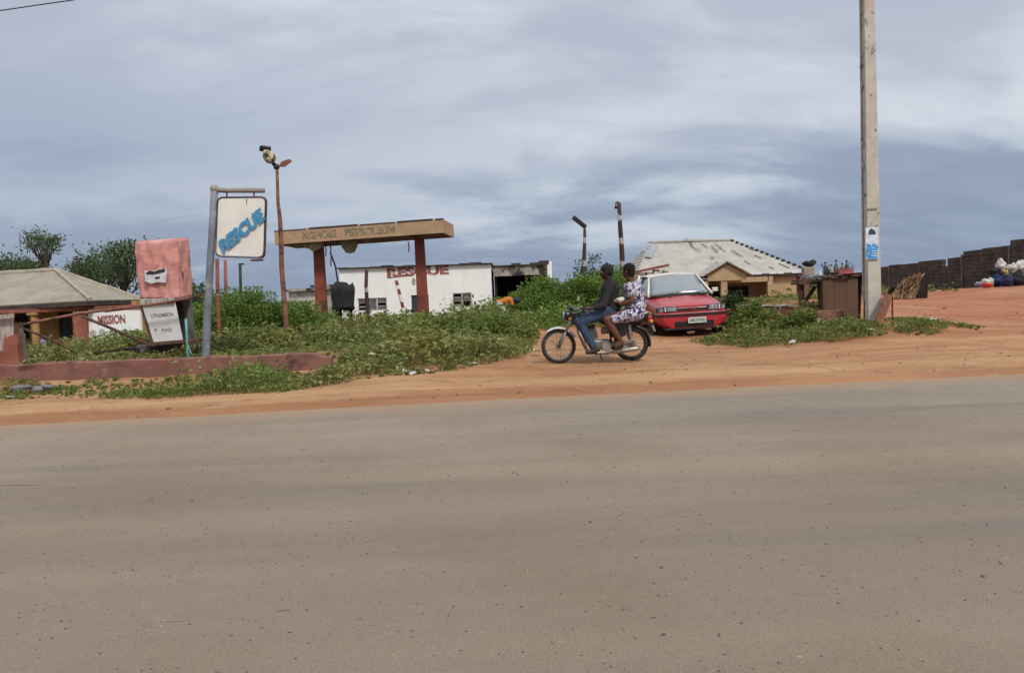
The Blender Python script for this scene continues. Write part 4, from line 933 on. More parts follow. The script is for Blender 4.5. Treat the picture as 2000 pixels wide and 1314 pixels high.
hb(1385,1500,-.1,-.6,.25,2.2,'house_beige','porch_floor')

# small store with a red and white painted sign just behind the car
Dq = 36; hx = P(1275,600,Dq).x
o = thing('roadside_kiosk', 'low cream kiosk with a red framed sign just behind the white roof of the car', 'kiosk', (hx,Dq,g(hx,Dq)-.1)); q = rel(o)
a_, b_ = q(1243,535,Dq), q(1302,519,Dq); mb = MB(); zt_ = q(1270,532,Dq).z
mb.box(((a_.x+b_.x)/2,.8,zt_/2),(b_.x-a_.x,1.6,zt_)); mb.build('wall','car_cream',o)
mb = MB(); mb.beam((a_.x-.1,-.1,zt_+.03),(b_.x+.1,-.1,zt_+.32),.10,.12); mb.add([(a_.x-.1,-.1,zt_+.05),(b_.x+.1,-.1,zt_+.36),(b_.x+.1,1.8,zt_+.36),(a_.x-.1,1.8,zt_+.05)],[(0,1,2,3)]); mb.build('roof','rust_red',o)
p = q(1281,532,Dq); mb = MB(); mb.box((p.x,-.02,p.z),(.34,.03,.26)); s_ = mb.build('sign','sign_red',o); mb = MB(); mb.box((p.x,-.04,p.z),(.18,.012,.10)); mb.build('sign_centre','white_gloss',s_)
mb = MB(); mb.beam((q(1262,530,Dq).x,-.03,zt_*.2),(q(1262,530,Dq).x,-.03,zt_+.02),.06,.05); mb.build('post','black_metal',o)

# ------------------------------------------------------------------ stepped block wall on the right
P0, P1 = P(1690,590,57), P(2080,560,33); 
o = thing('block_wall', 'dark mould stained block wall with a broken stepped top along the red bank', 'wall', (P0.x, P0.y, 0), (0,0,math.atan2(P1.y-P0.y,P1.x-P0.x)))
L_ = math.hypot(P1.x-P0.x,P1.y-P0.y); ca, sa = math.cos(o.rotation_euler.z), math.sin(o.rotation_euler.z)
tops = [(1690,528),(1722,521),(1742,517),(1760,516),(1780,514),(1800,510),(1815,508),(1842,507),(1846,520),(1856,520),(1857,504),(1870,502),(1888,490),(1905,488),(1925,484),(1945,482),(1962,480),(1978,479),(1980,468),(2000,465),(2040,460),(2080,456)]
def wall_at(px):
    # where the sight column of px meets the wall line
    lo, hi = 0., L_
    for _ in range(40):
        s_ = (lo+hi)/2; x, y = P0.x+ca*s_, P0.y+sa*s_
        pxx = 1000+ (x/y)*FPX
        if pxx < px: lo = s_
        else: hi = s_
    return s_
mb = MB(); 
for k in range(len(tops)-1):
    (xa,ya),(xb,yb) = tops[k],tops[k+1]; s0, s1 = wall_at(xa), wall_at(xb); sm_ = (s0+s1)/2; D_ = P0.y+sa*sm_
    z1 = P((xa+xb)/2, ya+.5*(yb-ya)*0, D_).z; z0 = g(P0.x+ca*sm_, D_)-.4; mb.box((sm_,0,(z0+z1)/2),(s1-s0,.23,z1-z0))
mb.build('block_work','block',o)
for px in (1743,1802,1886,1979):
    s_ = wall_at(px); D_ = P0.y+sa*s_; y_ = np.interp(px,[a for a,_ in tops],[b for _,b in tops]); z1 = P(px,y_+4,D_).z; z0 = g(P0.x+ca*s_,D_)-.3
    mb = MB(); mb.box((s_,-.135,(z0+z1)/2),(.16,.06,z1-z0-.1)); mb.build('pier','pier_grey',o)
heap = [(1914,.0,'purple_cloth',(.20,.18,.15),'small lilac bundle at the left end of the heap'),
        (1930,.0,'grey_cloth',(.27,.22,.22),'dull grey bundle behind the red bowl'),
        (1947,.0,'blue_cloth',(.32,.26,.30),'dark blue bundle in the middle of the heap'),
        (1985,.0,'black_cloth',(.34,.28,.34),'big black sack at the foot of the heap right of the navy drum'),
        (2004,.0,'win_grey',(.36,.28,.36),'charcoal sack at the right edge of the frame'),
        (1944,.50,'black_cloth',(.22,.18,.17),'black bag on top of the dark blue bundle'),
        (1962,.52,'yellow_cloth',(.17,.15,.13),'yellow bundle between the white sacks'),
        (1976,.62,'grey_cloth',(.24,.2,.20),'light grey sack on top of the big black sack'),
        (1996,.62,'bag_white',(.32,.24,.26),'large pale sack lying on the charcoal sack'),
        (1955,.72,'bag_white',(.20,.16,.26),'tall white bag on top of the heap by the block wall')]
for k,(px,zo,m_,rad,lab) in enumerate(heap):
    D_ = 32.9; x_ = P(px,545,D_).x; rr_ = random.Random(k+40)
    mb = MB(); mb.ball((0,0,rad[2]),rad,20,14); mb.ball((rad[0]*.25*rr_.choice((-1,1)),-.02,rad[2]*1.75),(rad[0]*.45,rad[1]*.5,rad[2]*.45),14,10); mb.jitter(.10,5+k*.3); mb.jitter(.03,16)
    oo = mb.build('sack',m_,smooth=True); oo.location = (x_,D_,g(x_,D_)+zo-.03); tag(oo,lab,'sack','sacks and bundles heaped by the block wall')
for px,py,r_ in ((1924,547,.0),):
    pass
o = thing('plastic_bowl','red plastic bowl at the foot of the heap by the block wall','bowl',(P(1928,556,31.8).x,31.8,g(P(1928,556,31.8).x,31.8)))
mb = MB(); prof = [(.10,0),(.18,.05),(.21,.14),(.22,.20),(.21,.20),(.16,.06),(.0,.03)]
mb.loft([[Vector((r0*math.cos(2*math.pi*j/24),r0*math.sin(2*math.pi*j/24),z0)) for j in range(24)] for r0,z0 in prof],True,True); mb.build('bowl','bucket_red',o,smooth=True)
mb = MB(); mb.ball((.06,-.02,.19),(.12,.12,.06)); mb.jitter(.04,8); mb.build('contents','yellow_cloth',o,smooth=True)
o = thing('drum','navy blue plastic drum standing in the heap by the block wall','drum',(P(1968,550,32.2).x,32.2,g(P(1968,550,32.2).x,32.2)))
mb = MB(); mb.loft([[Vector((r0*math.cos(2*math.pi*j/24),r0*math.sin(2*math.pi*j/24),z0)) for j in range(24)] for r0,z0 in ((.18,0),(.20,.03),(.21,.25),(.22,.27),(.21,.29),(.21,.48),(.20,.52),(.16,.54))],True,True); mb.build('barrel','barrel_blue',o,smooth=True)

# stick and straw heap
base = onp(1782,26); o = thing('thatch_heap','leaning bundle of dry sticks and straw in front of the block wall','thatch',base); q = rel(o); rr = random.Random(4)
mb = MB()
for k in range(150):
    t_ = rr.random(); x0 = 1748+t_*34+rr.uniform(-3,3); a_ = q(x0,572+rr.uniform(-3,3),26+rr.uniform(-.3,.3)); b_ = q(1762+t_*38+rr.uniform(-8,8),552-14*t_+rr.uniform(-6,8),26+rr.uniform(-.3,.3)); a_.z = rr.uniform(-.04,.04)
    mb.tube([a_,(a_+b_)/2+Vector((rr.uniform(-.06,.06),0,.05)),b_],.022,5)
mb.build('straw','straw',o)
mb = MB()
for k in range(9): mb.tube([q(1785+k*3,590,26.1),q(1793+k*2.4,536+rr.uniform(0,8),26.0)],.035,6)
mb.build('stick','brown_dark',o)

# stall with platform, goods, brown sheet kiosk
base = onp(1580,18.5); o = thing('wooden_stall','rough wooden table on braced legs left of the brown sheet booth','table',base); q = rel(o)
mb = MB(); mb.beam(q(1553,554,18.4),q(1608,551,18.4),.62,.06); mb.beam(q(1553,549,18.6),q(1606,546,18.6),.5,.05); mb.build('top','brown_wood',o,bev=.01)
for px,dp in ((1562,-.25),(1600,-.25),(1566,.3),(1603,.3)):
    mb = MB(); a_ = q(px,553,18.5+dp); mb.beam(a_,(a_.x+.03,a_.y,-.1),.08,.08); mb.build('leg','brown_wood',o)
mb = MB(); mb.beam(q(1568,595,18.3),q(1592,560,18.3),.08,.05,(0,1,0)); mb.build('brace','brown_wood',o)
tz = q(1580,548,18.5).z+.02+base.z
def on_table(px,D=18.5): return Vector((P(px,540,D).x,D,tz))
o = thing('basin','dark grey basin turned over on the stall table','basin',on_table(1581)); mb = MB(); mb.loft([[Vector((r0*math.cos(2*math.pi*j/20),r0*.8*math.sin(2*math.pi*j/20),z0)) for j in range(20)] for r0,z0 in ((.19,0),(.20,.02),(.16,.12),(.10,.13))],True,True); mb.build('basin','win_grey',o,smooth=True)
o = thing('carton','beige carton on the stall table under a black bundle','box',on_table(1582,18.6)+Vector((0,.12,.0))); mb = MB(); mb.box((0,0,.22),(.26,.22,.20)); mb.box((0,0,.06),(.24,.2,.12)); mb.jitter(.015,6); mb.build('box','dirty_card',o,bev=.01)
o = thing('black_bundle','black cloth bundle topping the beige carton','bundle',on_table(1586,18.6)+Vector((0,.12,.325))); mb = MB(); mb.ball((-.02,0,.07),(.17,.12,.08)); mb.ball((.07,0,.10),(.09,.09,.08)); mb.jitter(.04,7); mb.build('bundle','black_cloth',o,smooth=True)
o = thing('water_bottle','small clear bottle on the right end of the stall table','bottle',on_table(1601,18.3)); mb = MB(); mb.loft([[Vector((r0*math.cos(2*math.pi*j/12),r0*math.sin(2*math.pi*j/12),z0)) for j in range(12)] for r0,z0 in ((.035,0),(.04,.02),(.04,.14),(.015,.19),(.015,.22))],True,True); mb.build('bottle','paper',o,smooth=True)

base = onp(1645,17.3); o = thing('sheet_booth','brown sheet metal booth with dark open side beside the concrete pole','booth',base); q = rel(o)
z1 = q(1640,542,17.3).z; x0, x1 = q(1607,600,17.3).x, q(1676,600,17.3).x
mb = MB()
n_ = 9
for k in range(n_):
    a_, b_ = x0+(x1-x0)*k/n_, x0+(x1-x0)*(k+1)/n_; mb.box(((a_+b_)/2,(.006 if k%3 else 0),(z1-.2)/2+.012*math.sin(k*2)),(b_-a_-(.004 if k%3==0 else 0),.02,z1+.2))
mb.build('front_sheet','brown_sheet',o)
mb = MB(); mb.box((x1+.06,.35,z1/2),(.03,.7,z1+.2),(0,R(3),0)); mb.build('side_sheet','brown_dark',o); mb = MB(); mb.box((x0+.19,.42,z1/2),(.03,.8,z1+.1),(0,0,-R(28))); mb.box(((x0+x1)/2+.2,.8,z1/2),(x1-x0-.4,.03,z1)); mb.build('back_sheet','brown_sheet',o)
mb = MB(); mb.beam((x0-.1,-.03,z1+.03),(x1+.02,-.03,z1+.04),.05,.05); mb.box(((x0+x1)/2+.08,.38,z1+.05),(x1-x0,.85,.02),(0,-R(1),0)); mb.build('top_rail','brown_wood',o)
mb = MB(); mb.beam((x1+.12,-.12,-.1),(x1+.16,-.1,z1+.12),.09,.06); mb.build('corner_post','brown_dark',o)
tz = z1+base.z+.07
goods = [(1612,'bottle','dark green bottle standing first from the left on the booth roof','leaf_dark_',.30),(1624,'bottle','pale milky bottle on the booth roof','paper',.24),(1633,'bottle','tall grey green bottle on the booth roof','grey',.34),(1645,'bottle','clear greenish bottle in the middle of the booth roof','grey2',.26),(1654,'bottle','slim bottle with a dark stopper near the right end of the booth roof','g3',.32)]
for k,(px,nm,lab,_,hh) in enumerate(goods):
    oo = thing(nm,lab,'bottle',(P(px,530,17.6).x,17.6,tz),group='bottles on the booth roof')
    mb = MB(); mb.loft([[Vector((r0*math.cos(2*math.pi*j/12),r0*math.sin(2*math.pi*j/12),z0*hh)) for j in range(12)] for r0,z0 in ((.045,0),(.05,.05),(.05,.6),(.018,.78),(.018,.92))],True,True); mb.build('glass',['glass_green','grey_wall','glass_grey','glass_grey','glass_green'][k],oo,smooth=True)
    mb = MB(); mb.tube([(0,0,hh*.92),(0,0,hh*1.03)],.024,8); mb.build('stopper','black_metal',oo)
o = thing('stick_bundle','untidy bundle of dark sticks and twigs heaped on the booth roof','sticks',(P(1636,538,17.75).x,17.75,tz)); rr = random.Random(21)
mb = MB()
for k in range(46):
    a_ = Vector((rr.uniform(-.34,.34),rr.uniform(-.08,.08),rr.uniform(.0,.10))); mb.tube([a_,a_+Vector((rr.uniform(-.22,.22),rr.uniform(-.06,.06),rr.uniform(.0,.20)))],.008,5)
mb.build('stick','brown_dark',o)
mb = MB(); mb.ball((-.12,0,.05),(.13,.10,.06)); mb.ball((.16,0,.04),(.15,.10,.05)); mb.jitter(.04,8); mb.build('rag','grey_rag',o,smooth=True)
o = thing('folded_cloth','dark red folded cloth lying on the booth roof','cloth',(P(1648,538,17.3).x,17.3,tz)); mb = MB(); mb.box((0,0,.045),(.34,.3,.09)); mb.box((.02,0,.11),(.28,.26,.04)); mb.jitter(.03,6); mb.build('cloth','sign_red',o,bev=.02)
o = thing('metal_plate','dull grey dish lying on the booth roof next to the red cloth','dish',(P(1630,540,17.3).x,17.3,tz)); mb = MB(); mb.loft([[Vector((r0*math.cos(2*math.pi*j/20),r0*.8*math.sin(2*math.pi*j/20),z0)) for j in range(20)] for r0,z0 in ((.06,0),(.13,.05),(.135,.055),(.07,.02))],True,True); mb.build('dish','alloy',o,smooth=True)

pa_, pb_ = P(1440,612,18.2), P(1604,612,17.4)
o = thing('garden_wall','low crumbling brown wall half hidden by weeds right of the car','wall',(pa_.x,18.2,g(pa_.x,18.2)-.1)); q = rel(o); rings = []
for k in range(18):
    t_ = k/17; px = 1440+164*t_; D_ = 18.2-.8*t_; p = q(px,(600 if t_ < .85 else 602)+1.2*math.sin(k*1.7),D_); zt_ = p.z
    rings.append([Vector((p.x,p.y,-.3)),Vector((p.x,p.y,zt_)),Vector((p.x,p.y+.2,zt_+.01)),Vector((p.x,p.y+.2,-.3))])
mb = MB(); mb.loft(rings); mb.jitter(.025,3); mb.build('wall_body','brick',o)
mb = MB(); rings = [[r_[1]+Vector((0,-.03,.02)),r_[1]+Vector((0,-.03,.05)),r_[2]+Vector((0,.03,.05)),r_[2]+Vector((0,.03,.02))] for r_ in rings[:13]]; mb.loft(rings); mb.build('coping','pale_wood',o)
o = thing('brick_block','squat red brown masonry block in front of the brown booth','block',onp(1620,16.6)); q = rel(o)
x0,x1 = q(1592,620,16.6).x, q(1650,620,16.6).x; z1 = q(1620,607,16.6).z
mb = MB(); mb.box(((x0+x1)/2,.15,(z1-.2)/2),(x1-x0,.32,z1+.2)); mb.jitter(.025,4); mb.build('block','brick',o,bev=.02)
for px,h_ in ((1600,.16),(1617,.15)):
    p = q(px,627,16.55); mb = MB(); mb.box((p.x,-.02,p.z-.01),(.07,.012,h_)); mb.jitter(.01,9); mb.build('paint_mark','pale_wood',o)

# ------------------------------------------------------------------ concrete pole, plank, rod, wire
base = P(1706,627,16); base.z = g(base.x,16)
o = thing('utility_pole','tall tapering pale concrete utility pole with a poster pasted on it','utility pole',base); q = rel(o)
top = q(1693,-170,16.0); rings = []
for k in range(25):
    t_ = k/24; p = Vector((.0,0,-.3)).lerp(Vector((top.x,0,top.z)),t_); w = .148-.042*t_; d_ = .085-.03*t_
    rings.append([p+Vector((-w,-d_,0)),p+Vector((w,-d_,0)),p+Vector((w,d_,0)),p+Vector((-w,d_,0))])
mb = MB(); mb.loft(rings); mb.build('shaft','concrete',o,bev=.012)
rings2 = [[r_[3]+Vector((-.022,.003,0)),r_[3]+Vector((.02,.003,0)),r_[3]+Vector((.02,.05,0)),r_[3]+Vector((-.022,.05,0))] for r_ in rings[2:]]
mb = MB(); mb.loft(rings2); mb.jitter(.006,8); mb.build('rear_flange','concrete_shaded',o)
rr = random.Random(6)
for k in range(13):
    i_ = rr.randrange(8,24); p = rings[i_][0]; s_ = rr.uniform(.015,.035); mb = MB(); mb.ball(p+Vector((-.02,.10,rr.uniform(-.2,.2))),(s_,s_,s_*1.8),8,6); mb.jitter(.01,12); mb.build('climbing_stud','concrete_shaded',o)
mb = MB(); p = q(1706,507,15.86); a_ = q(1688,445,15.86)
W2 = q(1716,470,15.86).x-q(1688,470,15.86).x
Lx, Rx = q(1691,470,15.88).x, q(1716,470,15.88).x; Zt, Zm, Zb = q(1702,444,15.86).z, q(1702,477,15.86).z, q(1702,506,15.86).z; yp = -.112
po = MB(); po.box(((Lx+Rx)/2,yp,(Zt+Zb)/2),(Rx-Lx,.006,Zt-Zb)); ps = po.build('poster','poster_white',o)
mb = MB(); mb.prism([(Lx,Zb+.01),(Rx-.02,Zb+.01),(Rx-.01,Zm-.05),(Rx-.10,Zm+.02),(Lx+.12,Zm-.02),(Lx+.02,Zm+.03)],yp-.007,yp-.0035); mb.build('blue_print','poster_blue',ps)
mb = MB(); mb.prism([(Lx+.06,Zt-.15),(Lx+.22,Zt-.15),(Lx+.20,Zt-.07),(Lx+.12,Zt-.02),(Lx+.07,Zt-.06)],yp-.007,yp-.0035); mb.build('navy_print','poster_navy',ps)
for k in range(3):
    mb = MB(); mb.box(((Lx+Rx)/2+.05,yp-.010,Zb+.07+.05*k),(.15-.02*k,.003,.018),(0,R(-2),0)); mb.build('white_line','poster_white',ps)
mb = MB(); p = q(1703,407,15.87); mb.box((p.x,yp+.018,p.z),(.27,.02,.022)); p = q(1712,443,15.87); mb.box((p.x,yp+.010,p.z),(.09,.012,.015)); mb.build('band','concrete_shaded',o)

base = P(1716,634,15.4); base.z = g(base.x,15.4); o = thing('leaning_plank','reddish brown plank leaning against the foot of the concrete pole','plank',base); q = rel(o)
mb = MB(); mb.beam(q(1714,637,15.3),q(1737,572,15.8),.17,.05,(0,1,0)); mb.build('board','plank_brown',o,bev=.01)
mb = MB()
for k in range(5): mb.beam(q(1733+k*2.2,578-k*2,15.75),q(1740+k*3.0,556+(k%2)*5,15.75),.03,.02,(0,1,0))
mb.build('splintered_end','brown_dark',o)
base = P(1743,624,15.9); base.z = g(base.x,15.9); o = thing('marker_rod','thin red and black rod standing right of the leaning plank','rod',base); q = rel(o)
mb = MB(); mb.tube([(0,0,-.1),q(1743,600,15.9),q(1743,572,15.9)],.018,7); mb.build('rod','band_rod',o)
pts = [P(-420,50,14),P(-100,30,14),P(10,20,14),P(70,11,14),P(140,1,14),P(420,-60,14),P(900,-220,14)]
mb = MB(); mb.tube(pts,.011,6); tag(mb.build('overhead_cable','wire',smooth=True),'thin black twisted cable crossing the sky at the upper left corner','cable')

# ------------------------------------------------------------------ red car with cream roof
cx = P(1354,600,17.2).x
o = thing('parked_car','red hatchback with a cream roof parked nose to the road behind the motorcycle','car',(cx,17.2,g(cx,17.5)-.03),(0,R(-1.5),R(1))); car = o; o.scale = (1,1,1.085)
def sec(y, w, zt, zb, crown=.03, sh=.10):
    h = zt-zb; prof = [(0,zt+crown),(w*.45,zt+crown*.8),(w*.80,zt-.01),(w*.93,zt-sh*.5),(w*.985,zt-sh),(w,zt-h*.45),(w*.985,zb+h*.22),(w*.93,zb+.03),(w*.80,zb)]
    pts = [Vector((x,y,z)) for x,z in prof] + [Vector((-x,y,z)) for x,z in prof[::-1] if x > 0]
    return pts
st_ = [(.02,.70,.60,.42,.005,.04),(.05,.765,.655,.36,.01,.05),(.13,.79,.69,.28,.015,.07),(.30,.81,.735,.24,.02,.08),(.60,.825,.79,.22,.03,.09),(.95,.83,.85,.22,.03,.09),(1.22,.83,.895,.22,.02,.09),
       (1.6,.835,.905,.22,.0,.09),(2.4,.835,.91,.22,.0,.09),(3.1,.83,.92,.22,.0,.09),(3.55,.81,.92,.25,.0,.09),(3.85,.77,.90,.30,.0,.08),(3.93,.72,.80,.36,.0,.06)]
mb = MB(); mb.loft([sec(*s_) for s_ in st_]); body = mb.build('body','car_red',o,smooth=True,sub=2)
mb = MB(); mb.loft([[Vector((x,y,z)) for x,z in ((-w*.9,.30),(-w,.40),(-w,.50),(-w*.97,.545),(w*.97,.545),(w,.50),(w,.40),(w*.9,.30),(w*.75,.22),(-w*.75,.22))] for y,w in ((-.10,.55),(-.085,.70),(-.03,.785),(.10,.83),(.30,.845))]); mb.build('bumper','car_red',o,bev=.018)
mb = MB(); mb.loft([[Vector((sx_*w,y,z)) for sx_,z in ((-1,.475),(-1,.525),(1,.525),(1,.475))] for y,w in ((-.125,.50),(-.112,.69),(-.055,.80),(.10,.848),(.32,.856))]); mb.build('bumper_strip','trim',o,bev=.008)
mb = MB(); mb.box((.0,-.088,.30),(.92,.05,.13)); mb.build('lower_grille','dark_in',o,bev=.02)
mb = MB(); mb.box((0,.02,.205),(1.35,.22,.05)); mb.build('valance','trim',o,bev=.01)
mb = MB(); mb.box((0,.012,.612),(.70,.05,.045)); mb.build('grille','trim',o,bev=.008)
mb = MB(); mb.box((0,-.02,.615),(.09,.03,.05)); mb.build('badge_mount','bike_red',o,bev=.008)
for sx_ in (-1,1):
    mb = MB(); mb.loft([[Vector((sx_*a_,y,z)) for a_,z in ((x,.565),(x,.69-.02*(x>.7)))]+[Vector((sx_*a_,y+.12,z)) for a_,z in ((x,.69-.02*(x>.7)),(x,.565))] for x,y in ((.36,.0),(.50,.0),(.66,.022),(.76,.075),(.80,.16))]); hl = mb.build('headlight','housing',o,bev=.006)
    mb = MB(); mb.box((sx_*.485,-.008,.628),(.20,.016,.085)); mb.build('lens','lens',hl,bev=.006)
    mb = MB(); mb.box((sx_*.63,.008,.626),(.03,.016,.09)); mb.build('reflector','white_gloss',hl,bev=.004)
    mb = MB(); mb.box((sx_*.73,.052,.622),(.10,.02,.075),(0,0,sx_*R(35))); mb.build('indicator','orange_lens' if 0 else 'lens',hl,bev=.004)
mb = MB(); mb.box((.06,-.14,.375),(.42,.014,.125)); pl = mb.build('number_plate','plate',o,bev=.004)
text('plate_text','ABC 219 KJ',.055,'plate_green',pl,(.06,-.149,.375),bold=.001,width=.33)
# greenhouse
Wb, Wt = .745, .575
WB = [Vector((-Wb,1.16,.90)),Vector((Wb,1.16,.90)),Vector((Wt,1.86,1.365)),Vector((-Wt,1.86,1.365))]
def panel(nm, m_, pts, th=.012, par=None, nx=8, bulge=0.0, ny=5):
    a_,b_,c_,d_ = pts; n_ = (b_-a_).cross(d_-a_).normalized(); rows_ = []
    for j in range(ny+1):
        row = []
        for k in range(nx+1):
            s_, t_ = k/nx, j/ny; p = (a_.lerp(b_,s_)).lerp(d_.lerp(c_,s_),t_); row.append(p + n_*bulge*math.sin(math.pi*s_))
        rows_.append(row)
    mb = MB(); mb.loft(rows_,False,False); oo = mb.build(nm,m_,par or o,smooth=True); sl = oo.modifiers.new('t','SOLIDIFY'); sl.thickness = th; return oo
gl = bpy.data.materials.new('car_glass'); gl.use_nodes = True; t = NT(gl.node_tree); bs = t.n['Principled BSDF']
bs.inputs['Base Color'].default_value = (.34,.39,.42,1); bs.inputs['Roughness'].default_value = .05; bs.inputs['Specular IOR Level'].default_value = .9  # pale base colour paints a sky reflection into the car's glass
tp = t.node('ShaderNodeBsdfTransparent'); tp.inputs[0].default_value = (.62,.68,.68,1)
lw = t.node('ShaderNodeLayerWeight'); lw.inputs[0].default_value = .55
fac = t.math('ADD', .48, t.math('MULTIPLY', lw.outputs['Facing'], .4)); fac = t.math('ADD', fac, t.math('MULTIPLY', t.math('SUBTRACT', t.noise(t.node('ShaderNodeTexCoord').outputs['Object'], 3, 3), .5), .3), clamp=True)
mx = t.node('ShaderNodeMixShader', i_0=fac); t.l.new(tp.outputs[0], mx.inputs[1]); t.l.new(bs.outputs[0], mx.inputs[2]); t.l.new(mx.outputs[0], t.n['Material Output'].inputs[0])
M['car_glass'] = gl
panel('windscreen','car_glass',WB,.008,bulge=.05)
rt = [Vector((-Wt,1.84,1.37)),Vector((Wt,1.84,1.37)),Vector((Wt,3.15,1.36)),Vector((-Wt,3.15,1.36))]
rows_ = []
for y,w,z in ((1.83,Wt+.015,1.362),(1.95,Wt+.03,1.385),(2.5,Wt+.04,1.41),(3.0,Wt+.03,1.385),(3.2,Wt,1.34)):
    rows_.append([Vector((w*s_,y+(.05*(1-s_*s_)*(-1 if y<1.9 else 0)),z+.035*(1-s_*s_)-.02*(abs(s_)>.95))) for s_ in (-1,-.8,-.4,0,.4,.8,1)]+[Vector((w*s_,y,z-.03)) for s_ in (1,0,-1)])
mb = MB(); mb.loft(rows_); mb.build('roof','car_cream',o,bev=.01,smooth=True)
panel('rear_window','car_glass',[Vector((Wb-.02,3.72,.93)),Vector((-Wb+.02,3.72,.93)),Vector((-Wt,3.19,1.34)),Vector((Wt,3.19,1.34))],.008,bulge=.04)
for sx_ in (-1,1):
    F_ = lambda y,z: Vector((sx_*(Wb+.045-(z-.90)/.465*(Wb-Wt+.02)),y,z))
    mb = MB(); mb.tube([F_(1.10,.90),F_(1.45,1.135),F_(1.84,1.36)],.030,8); mb.build('pillar','car_cream',o,smooth=True)
    mb = MB(); mb.tube([F_(2.42,.90),F_(2.45,1.37)],.030,8); mb.build('pillar','trim',o,smooth=True)
    mb = MB(); mb.beam(F_(3.55,.92),F_(3.12,1.35),.05,.26,(0,1,0)); mb.build('pillar','car_cream',o,bev=.01)
    pts_ = [F_(1.22,.915),F_(2.39,.915),F_(2.42,1.345),F_(1.87,1.345)]; panel('side_window','car_glass',pts_ if sx_ < 0 else pts_[::-1],.006)
    pts_ = [F_(2.49,.915),F_(3.45,.925),F_(3.08,1.335),F_(2.48,1.345)]; panel('side_window','car_glass',pts_ if sx_ < 0 else pts_[::-1],.006)
    mb = MB(); mb.tube([Vector((sx_*.79,1.32,.93)),Vector((sx_*.86,1.30,.97))],.02,6); mb.box((sx_*.92,1.30,.985),(.14,.08,.095)); mb.build('wing_mirror','car_cream',o,bev=.025)
    for y in (.72,3.12):
        mb = MB(); mb.ball((sx_*.79,y,.30),(.06,.345,.335),20,12); mb.build('wheel_arch','dark_in',o,smooth=True)
        wh = thing('wheel',None,None,(0,0,0)); wh.parent = o
        def ring(mb, R1, R0, w, xc, yy=y, n=28):
            rr_ = []
            for k in range(n+1):
                a_ = 2*math.pi*k/n; d_ = Vector((0,math.cos(a_),math.sin(a_))); c_ = Vector((xc,yy,.285)); xx = Vector((w/2,0,0)); rr_.append([c_+d_*R0-xx,c_+d_*(R1-.015)-xx,c_+d_*R1-xx*.7,c_+d_*R1+xx*.7,c_+d_*(R1-.015)+xx,c_+d_*R0+xx])
            mb.loft(rr_,True,False)
        mb = MB(); ring(mb,.285,.17,.17,sx_*.76); mb.build('tyre','rubber',wh,smooth=True)
        mb = MB(); ring(mb,.172,.15,.15,sx_*.765); mb.tube([(sx_*.72,y,.285),(sx_*.83,y,.285)],.155,20)
        mb.build('rim','alloy',wh)
mb = MB(); mb.tube([(-.70,.20,.735),(-.72,.55,.80),(-.71,.95,.865),(-.66,1.10,.895)],.006,5); mb.build('bonnet_gap','trim',o)
mb = MB(); mb.tube([(.70,.20,.735),(.72,.55,.80),(.71,.95,.865),(.66,1.10,.895)],.006,5); mb.build('bonnet_gap','trim',o)
mb = MB(); mb.tube([(-.37,.035,.672),(0,.012,.675),(.37,.035,.672)],.007,5); mb.build('bonnet_gap','trim',o)
mb = MB(); mb.box((0,1.30,.91),(1.40,.36,.05)); mb.build('dashboard','trim',o,bev=.02)
mb = MB(); mb.box((-.25,1.22,.945),(.30,.16,.012)); mb.box((.30,1.24,.945),(.16,.12,.012)); mb.build('paper','paper',o)
for sx_ in (-.36,.36):
    mb = MB(); mb.box((sx_,2.15,1.0),(.44,.14,.42),(R(-10),0,0)); mb.box((sx_,2.2,1.25),(.24,.08,.13)); mb.build('seat','black_cloth',o,bev=.03)
mb = MB(); mb.torus((0,0,0),.17,.014,24,6); sw = mb.build('steering_wheel','trim',o,smooth=True); sw.location = (.34,1.55,1.0); sw.rotation_euler = (R(-25),0,0)
for x0,x1 in ((-.60,-.02),(.02,.60)):
    mb = MB(); mb.beam((x0,1.135,.925),(x1,1.15,.93+.03),.014,.014); mb.tube([(x1*.9+x0*.1,1.10,.915),(x1*.6+x0*.4,1.15,.95)],.009,6); mb.build('wiper','trim',o)
mb = MB(); mb.box((0,1.09,.893),(1.3,.07,.02)); mb.build('cowl','trim',o,bev=.006)
for x in (-.13,.13): 
    mb = MB(); mb.ball((x*2.2,.93,.882),(.035,.02,.012)); mb.build('washer_nozzle','trim',o)
for sx_ in (-1,1):
    mb = MB(); mb.beam((sx_*.838,1.30,.62),(sx_*.842,2.35,.62),.03,.035,(0,0,1)); mb.build('side_strip','trim',o,bev=.005)
    mb = MB(); mb.box((sx_*.845,2.2,.78),(.02,.14,.035)); mb.build('door_handle','trim',o,bev=.006)
    mb = MB(); mb.box((sx_*.70,3.93,.68),(.16,.04,.14)); mb.build('taillight','red_lens',o,bev=.01)

